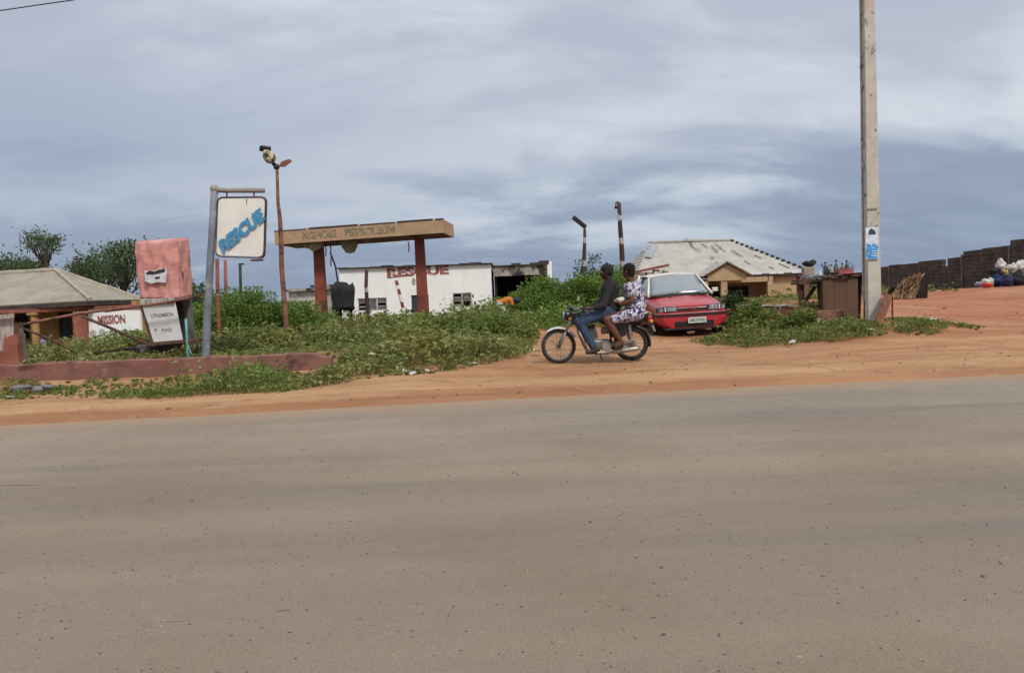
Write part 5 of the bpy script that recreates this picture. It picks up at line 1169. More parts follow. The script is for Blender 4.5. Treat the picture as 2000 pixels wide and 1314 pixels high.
# ------------------------------------------------------------------ motorcycle
DB = 12.45; bb = P(1090,711,DB); bb.z = .015; BO = Vector((bb.x,DB,bb.z))
def Bp(px,py,y=0.): return P(px,py,DB+y)-BO
o = thing('motorcycle','dusty black motorcycle with chrome front mudguard carrying two riders','motorcycle',BO); bike = o
hubs = [Bp(1091,678),Bp(1233,673)]; hubs[0].z = hubs[1].z = .287
for k,hb_ in enumerate(hubs):
    w = thing('wheel',None,None,(hb_.x,0,hb_.z)); w.parent = o; R_ = .292
    mb = MB(); mb.torus((0,0,0),R_-.036 if k == 0 else R_-.042,.036 if k == 0 else .042,56,10)
    mb.build('tyre','rubber',w,smooth=True)
    mb = MB(); mb.disc_ring((0,0,0),R_-.055,R_-.078,.045,48); mb.build('rim','chrome',w,smooth=False)
    mb = MB()
    for j in range(18):
        a_ = 2*math.pi*j/18; sy_ = .02*(1 if j%2 else -1); mb.tube([(math.cos(a_+.25)*.045,sy_,math.sin(a_+.25)*.045),(math.cos(a_)*(R_-.07),0,math.sin(a_)*(R_-.07))],.0035,4)
    mb.build('spoke','alloy',w); w.children[-1]['kind'] = 'stuff'
    mb = MB(); mb.tube([(0,-.055,0),(0,.055,0)],.045 if k == 0 else .07,16); mb.tube([(0,-.09,0),(0,.09,0)],.012,8); mb.build('hub','alloy',w)
# front mudguard, fork
def arc(mb, c, R_, a0, a1, w, th=.006, n=18, drop=.02):
    rings = []
    for k in range(n+1):
        a_ = R(a0+(a1-a0)*k/n); d = Vector((math.cos(a_),0,math.sin(a_))); pr = [(-w/2,-drop),(-w*.38,0),(0,.008),(w*.38,0),(w/2,-drop)]
        ring = [c+d*(R_+z)+Vector((0,y,0)) for y,z in pr]; rings.append(ring+[p-d*th for p in ring[::-1]])
    return mb.loft(rings)
mb = MB(); arc(mb,hubs[0],.322,28,128,.12); mb.build('front_mudguard','dusty_white',o,smooth=True)
mb = MB(); arc(mb,hubs[1],.325,-12,112,.14); mb.build('rear_mudguard','bike_black',o,smooth=True)
ft = Bp(1121,613)
for sy_ in (-.075,.075):
    a_ = hubs[0]+Vector((.0,sy_,0)); b_ = Vector((ft.x,sy_,ft.z)); mid = a_.lerp(b_,.45)
    mb = MB(); mb.tube([a_,mid],.024,10); mb.build('fork_slider','alloy',o,smooth=True); mb = MB(); mb.tube([mid,b_],.017,10); mb.build('fork_tube','chrome',o,smooth=True)
mb = MB(); mb.box((ft.x,0,ft.z),(.07,.20,.03)); mb.box((ft.x-.03,0,ft.z-.14),(.06,.20,.03)); mb.box((ft.x-.01,0,ft.z-.07),(.10,.19,.12),(0,R(20),0)); mb.build('triple_clamp','bike_black',o,bev=.006)
mb = MB(); mb.box(Bp(1128,628),(.15,.16,.14),(0,R(25),0)); mb.build('wiring_cover','bike_black',o,bev=.02)
hlc = Bp(1109,616); mb = MB(); mb.loft([[hlc+Vector((x,r0*math.cos(2*math.pi*j/20),r0*math.sin(2*math.pi*j/20))) for j in range(20)] for x,r0 in ((-.065,.078),(-.05,.088),(.02,.082),(.07,.05),(.09,.02))]); h_ = mb.build('headlight','bike_black',o,smooth=True)
mb = MB(); mb.loft([[hlc+Vector((x,r0*math.cos(2*math.pi*j/20),r0*math.sin(2*math.pi*j/20))) for j in range(20)] for x,r0 in ((-.085,.03),(-.078,.065),(-.066,.078))]); mb.build('lens','lens',h_,smooth=True)
for sy_ in (-.15,.15):
    p = Bp(1112,622)+Vector((0,sy_,0)); mb = MB(); mb.tube([p,p+Vector((0,-sy_*.5,0))],.008,6); mb.ball(p,(.03,.026,.028)); mb.build('indicator','orange_lens',o,smooth=True)
gp = [Bp(1140,603,-.34),Bp(1142,600,.34)]
mb = MB(); st_p = Bp(1123,604); mb.tube([gp[0],gp[0]+Vector((-.05,.08,.005)),st_p+Vector((0,-.12,.0)),st_p+Vector((-.01,0,-.02)),st_p+Vector((0,.12,0)),gp[1]+Vector((-.05,-.08,.005)),gp[1]],.011,8); mb.build('handlebar','chrome',o,smooth=True)
for k,sy_ in ((0,-1),(1,1)):
    d_ = (gp[k]-(gp[k]+Vector((-.05,-sy_*.08,.005)))).normalized(); mb = MB(); mb.tube([gp[k]-d_*.10,gp[k]+d_*.03],.017,10); mb.build('grip','rubber',o,smooth=True)
    a_ = gp[k]+Vector((-.05,-sy_*.07,.0)); mb = MB(); mb.tube([a_,a_+Vector((-.04,sy_*.05,-.01)),a_+Vector((-.02,sy_*.16,-.015))],.006,6); mb.build('lever','alloy',o,smooth=True)
    a_ = gp[k]+Vector((-.05,-sy_*.06,.0)); b_ = a_+Vector((-.03,sy_*.10,.15)); mb = MB(); mb.tube([a_,a_+Vector((0,sy_*.03,.08)),b_],.005,6); mb.box(b_+Vector((0,0,.02)),(.03,.11,.07),(0,0,.2*sy_)); mb.build('mirror','chrome' if k == 0 else 'bike_black',o,bev=.01)
p = Bp(1117,602); mb = MB(); mb.loft([[p+Vector((.02*0+x,r0*math.cos(2*math.pi*j/16),r0*math.sin(2*math.pi*j/16)*.8)) for j in range(16)] for x,r0 in ((-.05,.04),(-.03,.055),(.02,.05),(.03,.045))]); mb.build('speedometer','bike_black',o,smooth=True)
# frame, tank, seat
T = [(1126,612,.03,.05),(1130,611,.075,.075),(1140,610,.11,.10),(1152,611,.12,.105),(1164,614,.10,.09),(1172,620,.07,.06)]
mb = MB(); mb.loft([[Bp(px,py+6)+Vector((0,w*math.cos(a_),h_*math.sin(a_)*(1 if math.sin(a_)>0 else .7))) for a_ in [2*math.pi*j/20 for j in range(20)]] for px,py,w,h_ in T]); tk_ = mb.build('tank','bike_black',o,smooth=True)
mb = MB(); p = Bp(1148,609); mb.tube([p,p+Vector((0,0,.02))],.03,14); mb.build('filler_cap','chrome',tk_)
SP = [(1166,623,.07,.04),(1180,626,.11,.06),(1200,628,.125,.07),(1225,627,.13,.08),(1250,622,.12,.075),(1264,618,.09,.05)]
mb = MB(); mb.loft([[Bp(px,py)+Vector((0,math.copysign(abs(math.cos(a_))**.6,math.cos(a_))*w,math.copysign(abs(math.sin(a_))**.6,math.sin(a_))*h_)) for a_ in [2*math.pi*j/20 for j in range(20)]] for px,py,w,h_ in SP]); mb.build('seat','vinyl',o,smooth=True)
mb = MB()
mb.tube([Bp(1125,612),Bp(1130,640),Bp(1140,672),Bp(1152,690),Bp(1190,690)],.017,8); mb.tube([Bp(1126,614),Bp(1170,626),Bp(1190,640),Bp(1196,682)],.017,8)
for sy_ in (-.09,.09): mb.tube([Bp(1180,626,0)+Vector((0,sy_,0)),Bp(1250,624)+Vector((0,sy_,0)),Bp(1268,618)+Vector((0,sy_*.6,0))],.012,8); mb.tube([Bp(1240,625)+Vector((0,sy_,0)),Bp(1200,665)+Vector((0,sy_,0))],.012,8)
mb.build('frame','bike_black',o,smooth=True)
for sy_ in (-.08,.08):
    mb = MB(); mb.tube([Bp(1196,682)+Vector((0,sy_,0)),hubs[1]+Vector((0,sy_,0))],.018,8); mb.build('swing_arm','alloy',o,smooth=True)
    a_, b_ = hubs[1]+Vector((-.02,sy_*1.25,.03)), Bp(1226,624)+Vector((0,sy_*1.25,0)); mb = MB(); mb.tube([a_,b_],.014,8); n_ = 9
    for k in range(n_): p = a_.lerp(b_,.25+.55*k/n_); mb.tube([p,p+(b_-a_).normalized()*.018],.030,12)
    mb.build('shock_absorber','chrome',o)
# engine
e = Bp(1172,672); mb = MB(); mb.box(e,(.34,.20,.17)); mb.build('crankcase','alloy',o,bev=.035)
mb = MB()
for k in range(7): p = Bp(1160-k*.9,660-k*3.0); mb.box(p,(.15,.16,.014),(0,R(-15),0))
mb.box(Bp(1157,651),(.10,.11,.19),(0,R(-15),0)); mb.build('cylinder','alloy',o,bev=.004)
mb = MB(); mb.box(Bp(1154,638),(.13,.13,.06),(0,R(-15),0)); mb.build('cylinder_head','bike_black',o,bev=.015)
for sy_ in (-.11,.11):
    mb = MB(); c_ = Bp(1183,675); mb.tube([c_+Vector((0,sy_*.8,0)),c_+Vector((0,sy_*1.15,0))],.085,20); mb.build('engine_cover','chrome',o,bev=.01)
mb = MB(); mb.box(Bp(1182,645),(.14,.08,.12)); mb.build('carburettor','alloy',o,bev=.02)
mb = MB(); mb.prism([(p.x,p.z) for p in (Bp(1186,628),Bp(1226,628),Bp(1220,655),Bp(1196,660))],-.13,-.11); mb.build('side_panel','bike_black',o,bev=.008); mb = MB(); mb.prism([(p.x,p.z) for p in (Bp(1186,628),Bp(1226,628),Bp(1220,655),Bp(1196,660))],.11,.13); mb.build('side_panel','bike_black',o,bev=.008)
mb = MB(); mb.tube([Bp(1151,648,-.08),Bp(1141,664,-.12),Bp(1146,684,-.13),Bp(1165,689,-.13),Bp(1195,688,-.14)],.017,8); mb.tube([Bp(1192,688,-.14),Bp(1200,687,-.15),Bp(1240,681,-.16),Bp(1250,680,-.16)],[.02,.036,.040,.028],12); mb.build('exhaust','chrome',o,smooth=True)
mb = MB(); mb.prism([(p.x,p.z) for p in (Bp(1190,668),Bp(1236,664),Bp(1240,676),Bp(1192,682))],.09,.115); mb.prism([(p.x,p.z) for p in (Bp(1192,668),Bp(1234,662),Bp(1238,668),Bp(1194,676))],-.115,-.095); mb.build('chain_guard','alloy',o,bev=.006)
mb = MB(); 
for sy_ in (-1,1): mb.tube([Bp(1128,640)+Vector((0,sy_*.05,0)),Bp(1130,648)+Vector((0,sy_*.24,0)),Bp(1138,668)+Vector((0,sy_*.25,0)),Bp(1146,686)+Vector((0,sy_*.06,0))],.012,8)
mb.build('crash_bar','chrome',o,smooth=True)
for px,py in ((1163,690),(1212,676)):
    for sy_ in (-1,1): mb = MB(); mb.tube([Bp(px,py)+Vector((0,sy_*.08,0)),Bp(px,py)+Vector((0,sy_*.25,0))],.014,8); mb.build('footpeg','rubber',o)
mb = MB(); mb.tube([Bp(1172,692,-.1),Bp(1176,704,-.17),Bp(1180,707,-.19)],.010,6); mb.build('kickstand','bike_black',o)
for sy_ in (-.13,.13):
    mb = MB(); mb.tube([Bp(1236,622)+Vector((0,sy_,0)),Bp(1262,609)+Vector((0,sy_,0)),Bp(1272,611)+Vector((0,sy_*.6,0)),Bp(1270,620)+Vector((0,sy_*.4,0))],.010,8); mb.build('grab_rail','chrome',o,smooth=True)
mb = MB(); mb.box(Bp(1268,622),(.08,.15,.09)); tl = mb.build('taillight','red_lens',o,bev=.015); mb = MB(); mb.box(Bp(1262,628),(.05,.12,.05)); mb.build('bracket','bike_black',tl)
for sy_ in (-.14,.14): p = Bp(1269,627)+Vector((0,sy_,0)); mb = MB(); mb.tube([p,p+Vector((0,-sy_*.6,0))],.008,6); mb.ball(p,(.036,.028,.034)); mb.build('indicator','orange_lens',o,smooth=True)
mb = MB(); mb.box(Bp(1276,641),(.012,.16,.11),(0,R(-20),0)); mb.build('number_plate','plate',o,bev=.004)

# ------------------------------------------------------------------ people
def hand(mb, wrist, f, n, s, curl=70, k=1.0, spread=0):
    f, n, s = f.normalized(), n.normalized(), s.normalized(); w = wrist
    for i in range(4):
        a_ = w + s*(.018-.012*i)*k; b_ = w + f*.078*k*(1-.04*abs(i-1)) + s*(.031-.0205*i)*k; mb.limb(a_,.013*k,b_,.0115*k,8)
        L_ = [.040,.046,.042,.032][i]*k; ang = 0; p = b_; rr_ = .0092*k
        for j in range(3):
            ang += R(curl*(.75,1.0,.7)[j]); d = f*math.cos(ang)+n*math.sin(ang)+s*spread*(1.5-i); nx_ = p+d.normalized()*L_*(1,.66,.5)[j]; mb.limb(p,rr_,nx_,rr_*.9,8); p = nx_; rr_ *= .92
    p = w+f*.018*k+s*.022*k
    for d,L_,r_ in ((f*.55+s*.75+n*.25,.040,.0125),(f*.75+s*.25+n*.55,.032,.0105),(f*.6-s*.1+n*.8,.024,.009)):
        nx_ = p+d.normalized()*L_*k; mb.limb(p,r_*k,nx_,r_*.9*k,8); p = nx_
def head(mb, c, d, k=1.0, neck=None):
    d = d.normalized(); up = Vector((0,0,1)); sd_ = d.cross(up).normalized(); up = sd_.cross(d); rot = Matrix((d,-sd_,up)).transposed()
    E = lambda a_,b_,c_: c + (d*a_ + sd_*b_ + up*c_)*k
    mb.ball(E(-.012,0,.03),(.098*k,.076*k,.095*k),18,12,rot); mb.ball(E(.022,0,-.035),(.066*k,.058*k,.078*k),16,10,rot); mb.ball(E(.052,0,-.082),(.030*k,.032*k,.024*k),10,8,rot)
    mb.limb(E(.078,0,.010),.010*k,E(.098,0,-.028),.015*k,8); mb.limb(E(.078,-.035,.024),.012*k,E(.078,.035,.024),.012*k,8)
    mb.limb(E(.080,-.018,-.055),.010*k,E(.080,.018,-.055),.010*k,8); mb.limb(E(.078,-.016,-.068),.010*k,E(.078,.016,-.068),.010*k,8)
    for s_ in (-1,1): mb.ball(E(-.008,s_*.077,-.008),(.018*k,.010*k,.030*k),8,6,rot); mb.ball(E(.045,s_*.042,-.02),(.03*k,.022*k,.028*k),8,6,rot)
    return E, rot
def person(loc, label, J, face, skin, k=1.0, vox=.0075, female=False):
    o = thing('person',label,'person',loc); mb = MB(); v = {a_: Vector(b_) for a_,b_ in J.items() if a_ != 'curl'}
    ax = (v['neck']-v['pelvis']).normalized()
    lat = (v['shoulder_r']-v['shoulder_l']).normalized()
    def sect(c, w, d): 
        fr = ax.cross(lat).normalized(); return [c+lat*w*k*math.cos(a_)+fr*d*k*math.sin(a_) for a_ in [2*math.pi*j/20 for j in range(20)]]
    P0_, P1_ = v['pelvis'], v['neck']; secs = [(-.10,.11,.09),(0,.165,.125),(.25,.145,.11),(.5,.155,.115),(.75,.175,.12),(.92,.14,.085),(1.0,.07,.06)]
    v['torso'] = [(sect(P0_.lerp(P1_,t_),w,d)) for t_,w,d in secs]
    mb.loft(v['torso'])
    hp = {}
    for s_ in 'lr':
        mb.limb(v['neck'].lerp(v['shoulder_'+s_],.35)-ax*.03*k,.055*k,v['shoulder_'+s_],.056*k); mb.limb(v['shoulder_'+s_],.054*k,v['elbow_'+s_],.039*k); mb.limb(v['elbow_'+s_],.039*k,v['wrist_'+s_],.027*k)
        mb.limb(v['hip_'+s_],.088*k,v['knee_'+s_],.058*k); mid = v['knee_'+s_].lerp(v['ankle_'+s_],.32); mb.limb(v['knee_'+s_],.056*k,mid,.056*k); mb.limb(mid,.056*k,v['ankle_'+s_],.036*k)
        mb.limb(v['ankle_'+s_]-Vector((0,0,.02)),.034*k,v['toe_'+s_],.026*k); mb.ball(v['ankle_'+s_]-(v['toe_'+s_]-v['ankle_'+s_])*.22-Vector((0,0,.04*k)),.030*k)
        h_ = v['hand_'+s_] if 'hand_'+s_ in v else v['wrist_'+s_]+(v['wrist_'+s_]-v['elbow_'+s_])
        f = (h_-v['wrist_'+s_]).normalized(); n = Vector(J.get('palm_'+s_,(0,0,-1))); n = (n-f*n.dot(f)).normalized(); sd_ = f.cross(n)*(1 if s_=='l' else -1)
        if sd_.dot(Vector(J.get('thumb_'+s_,(0,0,1)))) < 0: sd_ = -sd_
        hand(mb, v['wrist_'+s_], f, n, sd_, J.get('curl',70), k)
    mb.limb(v['neck']-ax*.03*k,.056*k,v['head']-Vector(face).normalized()*.015*k-Vector((0,0,.05*k)),.052*k)
    E, rot = head(mb, v['head'], Vector(face), min(k,1.04))
    mb.build('body',skin,o,remesh=vox*k,sm_it=2)
    for s_ in (-1,1): m2 = MB(); m2.ball(E(.070,s_*.030,.004),.0115*k,10,8); m2.ball(E(.0785,s_*.030,.004),.0058*k,8,6); m2.build('eye','eye',o,smooth=True)
    return o, v, E, rot
def grow(v, k, d=.012):
    return [[c+(p-c).normalized()*((p-c).length+d) for p in ring for c in [sum(ring,Vector())/len(ring)]] for ring in v]

# the rider: faces left, hands on the bars
loc = Vector((BO.x,DB,BO.z)); 
J = dict(pelvis=Bp(1193,604,0),neck=Bp(1190,549,0),head=Bp(1184,531,0),
 shoulder_l=Bp(1193,557,-.175),shoulder_r=Bp(1191,557,.175),elbow_l=Bp(1178,597,-.27),elbow_r=Bp(1172,594,.27),wrist_l=Bp(1149,603,-.31),wrist_r=Bp(1150,600,.31),
 hand_l=Bp(1138,603,-.325),hand_r=Bp(1140,600,.325),palm_l=(0,0,-1),palm_r=(0,0,-1),thumb_l=(0,1,0),thumb_r=(0,-1,0),
 hip_l=Bp(1190,608,-.10),hip_r=Bp(1190,608,.10),knee_l=Bp(1131,629,-.20),knee_r=Bp(1133,628,.20),ankle_l=Bp(1161,680,-.19),ankle_r=Bp(1164,680,.19),toe_l=Bp(1147,688,-.22),toe_r=Bp(1150,688,.22),curl=78)
o, v, E, rot = person(loc,'rider steering the motorcycle in a black jacket, blue jeans and dark knitted cap',J,(-1,.12,-.05),'skin_dark',1.04)
mb = MB(); mb.loft(grow(v['torso'],1,.034))
for s_ in 'lr':
    mb.limb(v['neck'].lerp(v['shoulder_'+s_],.3)-Vector((0,0,.03)),.072,v['shoulder_'+s_],.070); mb.limb(v['shoulder_'+s_],.080,v['elbow_'+s_],.062); e2 = v['elbow_'+s_].lerp(v['wrist_'+s_],.52); mb.limb(v['elbow_'+s_],.062,e2,.052)
mb.limb(v['neck']-Vector((0,0,.0)),.066,v['neck']+Vector((-.01,0,.035)),.062)
mb.jitter(.014,7); mb.build('jacket','jacket',o,remesh=.011,sm_it=3)
mb = MB(); mb.loft(grow(v['torso'][:3],1,.012))
for s_ in 'lr':
    mb.limb(v['hip_'+s_],.118,v['knee_'+s_],.086); m_ = v['knee_'+s_].lerp(v['ankle_'+s_],.4); mb.limb(v['knee_'+s_],.085,m_,.074); mb.limb(m_,.074,v['knee_'+s_].lerp(v['ankle_'+s_],.90),.070)
mb.jitter(.012,8); mb.build('jeans','denim',o,remesh=.011,sm_it=3)
for s_ in 'lr':
    mb = MB(); a_, t_ = v['ankle_'+s_], v['toe_'+s_]; mb.limb(a_,.046,a_-Vector((0,0,.04)),.045); mb.limb(a_-(t_-a_)*.2-Vector((0,0,.05)),.040,t_,.036); mb.build('shoe','shoe',o,remesh=.008,sm_it=2)
mb = MB(); mb.ball(E(-.016,0,.040),(.109,.088,.100),20,14,rot); mb.ball(E(-.02,0,.140),.018,10,8); mb.ball(E(-.05,0,-.01),(.065,.078,.075),16,10,rot); mb.build('knitted_cap','jacket',o,remesh=.008)

J = dict(pelvis=Bp(1242,602,0),neck=Bp(1233,551,.01),head=Bp(1226,530,.01),
 shoulder_l=Bp(1231,560,-.185),shoulder_r=Bp(1243,558,.185),elbow_l=Bp(1234,588,-.24),elbow_r=Bp(1256,583,.22),wrist_l=Bp(1212,594,-.17),wrist_r=Bp(1238,600,.19),
 hand_l=Bp(1203,592,-.15),hand_r=Bp(1226,602,.17),palm_l=(0,.3,1),palm_r=(0,0,-1),thumb_l=(0,-1,.3),thumb_r=(0,-1,0),
 hip_l=Bp(1240,609,-.10),hip_r=Bp(1240,609,.10),knee_l=Bp(1184,624,-.22),knee_r=Bp(1186,622,.22),ankle_l=Bp(1213,667,-.22),ankle_r=Bp(1214,668,.22),toe_l=Bp(1203,676,-.24),toe_r=Bp(1204,676,.24),curl=55)
o, v, E, rot = person(loc+Vector((.001,0,0)),'passenger in a white and navy print dress sitting sidelong behind the rider'.replace('sidelong ',''),J,(-.8,.55,.02),'skin',1.16)
mb = MB(); mb.loft(grow(v['torso'],1,.034)); mb.limb(Bp(1228,572,-.05),.085,Bp(1228,572,.05),.085)
for s_ in 'lr': mb.limb(v['neck'].lerp(v['shoulder_'+s_],.45)-Vector((0,0,.03)),.062,v['shoulder_'+s_],.072); mb.limb(v['shoulder_'+s_],.088,v['shoulder_'+s_].lerp(v['elbow_'+s_],.36),.090)
SK = [(1246,590,.165,.14),(1245,603,.20,.16),(1240,612,.235,.155),(1226,616,.27,.125),(1212,619,.285,.105),(1199,622,.29,.092)]
rings = []
for k,(px,py,wy,wz_) in enumerate(SK):
    c_ = Bp(px,py); nxt = Bp(*SK[min(k+1,5)][:2]); prv = Bp(*SK[max(k-1,0)][:2]); tn = (nxt-prv).normalized(); nr = Vector((-tn.z,0,tn.x)); nr = nr if nr.z > 0 or abs(nr.z) < .2 else -nr
    rings.append([c_+Vector((0,math.cos(a_)*wy,0))+nr*math.sin(a_)*wz_*(1+.08*math.sin(5*a_)) for a_ in [2*math.pi*j/28 for j in range(28)]])
mb.loft(rings); mb.limb(Bp(1199,624,-.24),.075,Bp(1225,616,-.20),.095); mb.limb(Bp(1199,624,.24),.075,Bp(1225,616,.20),.095)
mb.jitter(.018,7); mb.build('dress','dress',o,remesh=.011,sm_it=3)
mb = MB(); mb.ball(E(-.024,0,.034),(.108,.090,.104),20,14,rot); mb.ball(E(-.06,0,-.03),(.062,.074,.08),14,10,rot); mb.jitter(.016,22); mb.build('hair','hair',o,remesh=.008,sm_it=1)
for s_ in 'lr':
    mb = MB(); a_, t_ = v['ankle_'+s_], v['toe_'+s_]; mb.limb(a_-(t_-a_)*.35-Vector((0,0,.072)),.026,t_-Vector((0,0,.012)),.026); mb.limb(a_.lerp(t_,.6)+Vector((0,-.04,-.02)),.012,a_.lerp(t_,.6)+Vector((0,.04,-.02)),.012); mb.build('sandal','shoe',o,remesh=.008,sm_it=1)
oo = thing('plastic_bag','small off white bag held in the hand of the passenger in the print dress','bag',Vector((P(1208,589,DB-.16).x,DB-.16,P(1208,590,DB-.16).z)))
mb = MB(); mb.ball((.03,0,.035),(.085,.055,.05),14,10); mb.ball((-.05,0,.02),(.04,.035,.03)); mb.jitter(.02,9); mb.build('bag','bag_white',oo,smooth=True)

# man bending in the weeds
DM = 27.0; pg = P(983,600,DM); MO = Vector((pg.x,DM,g(pg.x,DM)))
Q = lambda px,py,y=0.: P(px,py,DM+y)-MO
gz = .06
J = dict(pelvis=Q(974,592),neck=Q(1000,584),head=Q(1009,588),shoulder_l=Q(998,586,-.17),shoulder_r=Q(998,585,.17),elbow_l=Q(1001,600,-.2),elbow_r=Q(1002,600,.2),wrist_l=Q(1004,611,-.14),wrist_r=Q(1005,611,.14),
 hip_l=Q(975,595,-.10),hip_r=Q(975,595,.10),knee_l=Q(986,609,-.13),knee_r=Q(981,609,.14),ankle_l=(Q(982,620,-.13).x,-.13,gz),ankle_r=(Q(976,620,.14).x,.14,gz),toe_l=(Q(988,620,-.13).x,-.15,.03),toe_r=(Q(982,620,.14).x,.16,.03),palm_l=(-1,0,0),palm_r=(-1,0,0),thumb_l=(1,0,0),thumb_r=(1,0,0),curl=40)
o, v, E, rot = person(MO,'worker in an orange shirt and pale trousers bending over in the bushes',J,(.7,0,-.7),'skin_dark',.86,.012)
mb = MB(); mb.loft(grow(v['torso'],1,.03))
for s_ in 'lr': mb.limb(v['neck'].lerp(v['shoulder_'+s_],.4),.06,v['shoulder_'+s_],.078); mb.limb(v['shoulder_'+s_],.078,v['shoulder_'+s_].lerp(v['elbow_'+s_],.6),.066)
mb.jitter(.02,5); mb.build('shirt','orange_shirt',o,remesh=.016)
mb = MB(); mb.loft(grow(v['torso'][:2],1,.035))
for s_ in 'lr': mb.limb(v['hip_'+s_],.115,v['knee_'+s_],.09); mb.limb(v['knee_'+s_],.09,v['ankle_'+s_],.07)
mb.jitter(.02,5); mb.build('trousers','grey_cloth',o,remesh=.016)
mb = MB(); mb.ball(E(-.02,0,.05),(.112,.095,.095),16,12,rot); mb.limb(E(.05,0,.04),.03,E(.14,0,.03),.02); mb.build('cap','blue_cloth',o,remesh=.012)

# ------------------------------------------------------------------ vegetation
fx = [-12,-7.4,-5.9,-4.7,-3.9,-3.1,-2.75,-2.2,-1.4,-.43,.19,.45]; fy = [11.2,10.75,10.5,9.95,10.25,9.95,10.7,11.0,11.3,12.3,13.6,15]
front = lambda x: np.interp(x,fx,fy)
patch('verge_weeds','',lambda x,y: np.minimum(np.minimum((y-front(x))*1.6, (12.42-y)*4), (-2.95-x)*2), (-10,-2.8,9.4,12.45), 80,
      lambda x,y: .095+.50*np.exp(-((x+4.05)/.5)**2)+.03*np.sin(x*2.1), 'leaf_green', .062, 15, 21, bl=.22, clump=.9)
patch('yard_weeds','',lambda x,y: np.minimum(np.minimum(np.where(x<-3.0,(y-12.85)*3,(y-front(x))*1.2), (.35-x)*1.4+ (y-13.5)*.02), (23-y)), (-15,.8,9.6,23), 52,
      lambda x,y: (.17+.19*np.clip((y-13)/6,0,1))*np.where(x<-3,.8,1.25)+.14*np.exp(-((x+2.3)/.9)**2-((y-11.7)/.7)**2), 'leaf_weed', .088, 13, 33, bl=.35, clump=.55, mound=1.25)
patch('tall_green_weeds','',lambda x,y: np.minimum(np.minimum((x+5.2-(y-16)*.0)*.8, (.25-x)*1.3), np.minimum(y-16.5,26-y)), (-5.5,.6,16.2,26), 24,
      lambda x,y: .34+.10*np.sin(x*1.9+y)+.05*np.sin(y*2.3)+.22*np.exp(-((x+1.3)/1.2)**2), 'leaf_green', .085, 26, 41, bl=.08, clump=.6)
patch('back_yard_weeds','',lambda x,y: np.minimum(np.minimum(y-22.4, 43-y), np.minimum((x+.62*y+6)*.5, (1.2-x)*.7)), (-32,1.5,22.4,43), 11,
      lambda x,y: .26+.08*np.sin(x*.9+y*.7), 'leaf_weed', .13, 18, 55, bl=.2, clump=.4)
patch('path_side_weeds','',lambda x,y: np.minimum(np.minimum((x+.1)*1.2,(3.6-x)*1.0), np.minimum((y-20.8)*.8,27-y)), (-.2,3.8,20.6,27), 15,
      lambda x,y: .36+.10*np.clip((y-21)/3,0,1)+.07*np.sin(x*2.7+y), 'leaf_bush', .085, 26, 61, bl=.05, clump=.7)
patch('pole_side_weeds','',lambda x,y: (1-np.sqrt(((x-6.65)/2.85)**2+((y-15.5-.02*(x-6.5))/1.25)**2))*2.2, (3.5,10.0,13.7,17.3), 72,
      lambda x,y: .14+.10*np.exp(-((x-4.9)/.8)**2)+.04*np.sin(x*3.1), 'leaf_green', .062, 16, 71, bl=.22, clump=.9)
patch('garden_weeds','',lambda x,y: np.minimum(np.minimum((x-5.2)*.8,(9.2-x)*.8), np.minimum(y-18.6,30-y)), (5,9.4,18.6,30), 16,
      lambda x,y: .20+.05*np.sin(x*2+y), 'leaf_dry', .085, 14, 77, bl=.5, clump=.5)
patch('field_weeds','',lambda x,y: np.minimum(np.minimum((x-3)*.5,(18-x)*.5), np.minimum(y-29,44-y)), (3,18,29,44), 5,
      lambda x,y: .28+.05*np.sin(x*2+y), 'leaf_weed', .13, 14, 79, bl=.4, clump=.5)

GB = 'green bushes left of the canopy'
specs = [ # px, D, rx, ry, h, n, label
 (398,24.5,.9,.9,1.5,6500,'dense green bush directly behind the leaning sign pole'),
 (452,25.5,1.25,1.1,1.86,13000,'tallest bright green bush right of the sign pole'),
 (512,25.2,1.15,1.0,1.66,11000,'rounded green bush between the sign and the floodlight pole'),
 (570,26,1.0,.9,1.28,8000,'green bush right behind the floodlight pole'),
 (618,28.5,.95,.8,1.05,4500,'low green bush at the foot of the left canopy column'),]
for k,(px,D,rx,ry,h,n,lab) in enumerate(specs): shrub('bush',lab,'bush',onp(px,D,-.02),(rx,ry,h),n,'leaf_bush',.10,100+k,GB,clumps=46,spread=.21)
GB = 'green bushes behind the riders'
specs = [(1010,29.5,1.0,.9,1.35,6500,'green bush beside the bending worker at the left of the thicket'),
 (1046,28.5,1.15,1.0,1.68,10500,'green bush in front of the open shed'),
 (1100,28,1.25,1.0,1.76,12000,'wide green bush right of the open shed post'),
 (1152,28,1.2,1.0,1.76,12000,'bright green bush left of the rider and below the street lamp'),
 (1204,29,1.1,1.0,1.92,9500,'green bush seen between the heads of the rider and the passenger'),]
for k,(px,D,rx,ry,h,n,lab) in enumerate(specs): shrub('bush',lab,'bush',onp(px,D,-.02),(rx,ry,h),n,'leaf_bush',.10,120+k,GB,clumps=46,spread=.21)
shrub('bush','lower leafy bush at the right edge of the yard weeds next to the sand','bush',onp(968,17.5,-.02),(.85,.75,.62),4200,'leaf_green',.08,140,None,clumps=30)
shrub('bush','low broad leafy bush in the yard in front of the right canopy column','bush',onp(860,19.5,-.02),(1.2,.8,.66),4200,'leaf_green',.085,141,None,clumps=30)
shrub('bush','ragged bush growing through the collapsed railing','bush',onp(240,17,-.02),(.75,.6,.50),3400,'leaf_weed',.08,142,None,clumps=26)
shrub('bush','green bush against the white wall left of the white board','bush',onp(262,20.5,-.02),(.8,.7,.75),4500,'leaf_bush',.09,143,None,clumps=26)
shrub('bush','small bush in front of the house porch steps','bush',onp(172,22,-.02),(1.1,.8,.8),2800,'leaf_weed',.09,144,None,clumps=20)
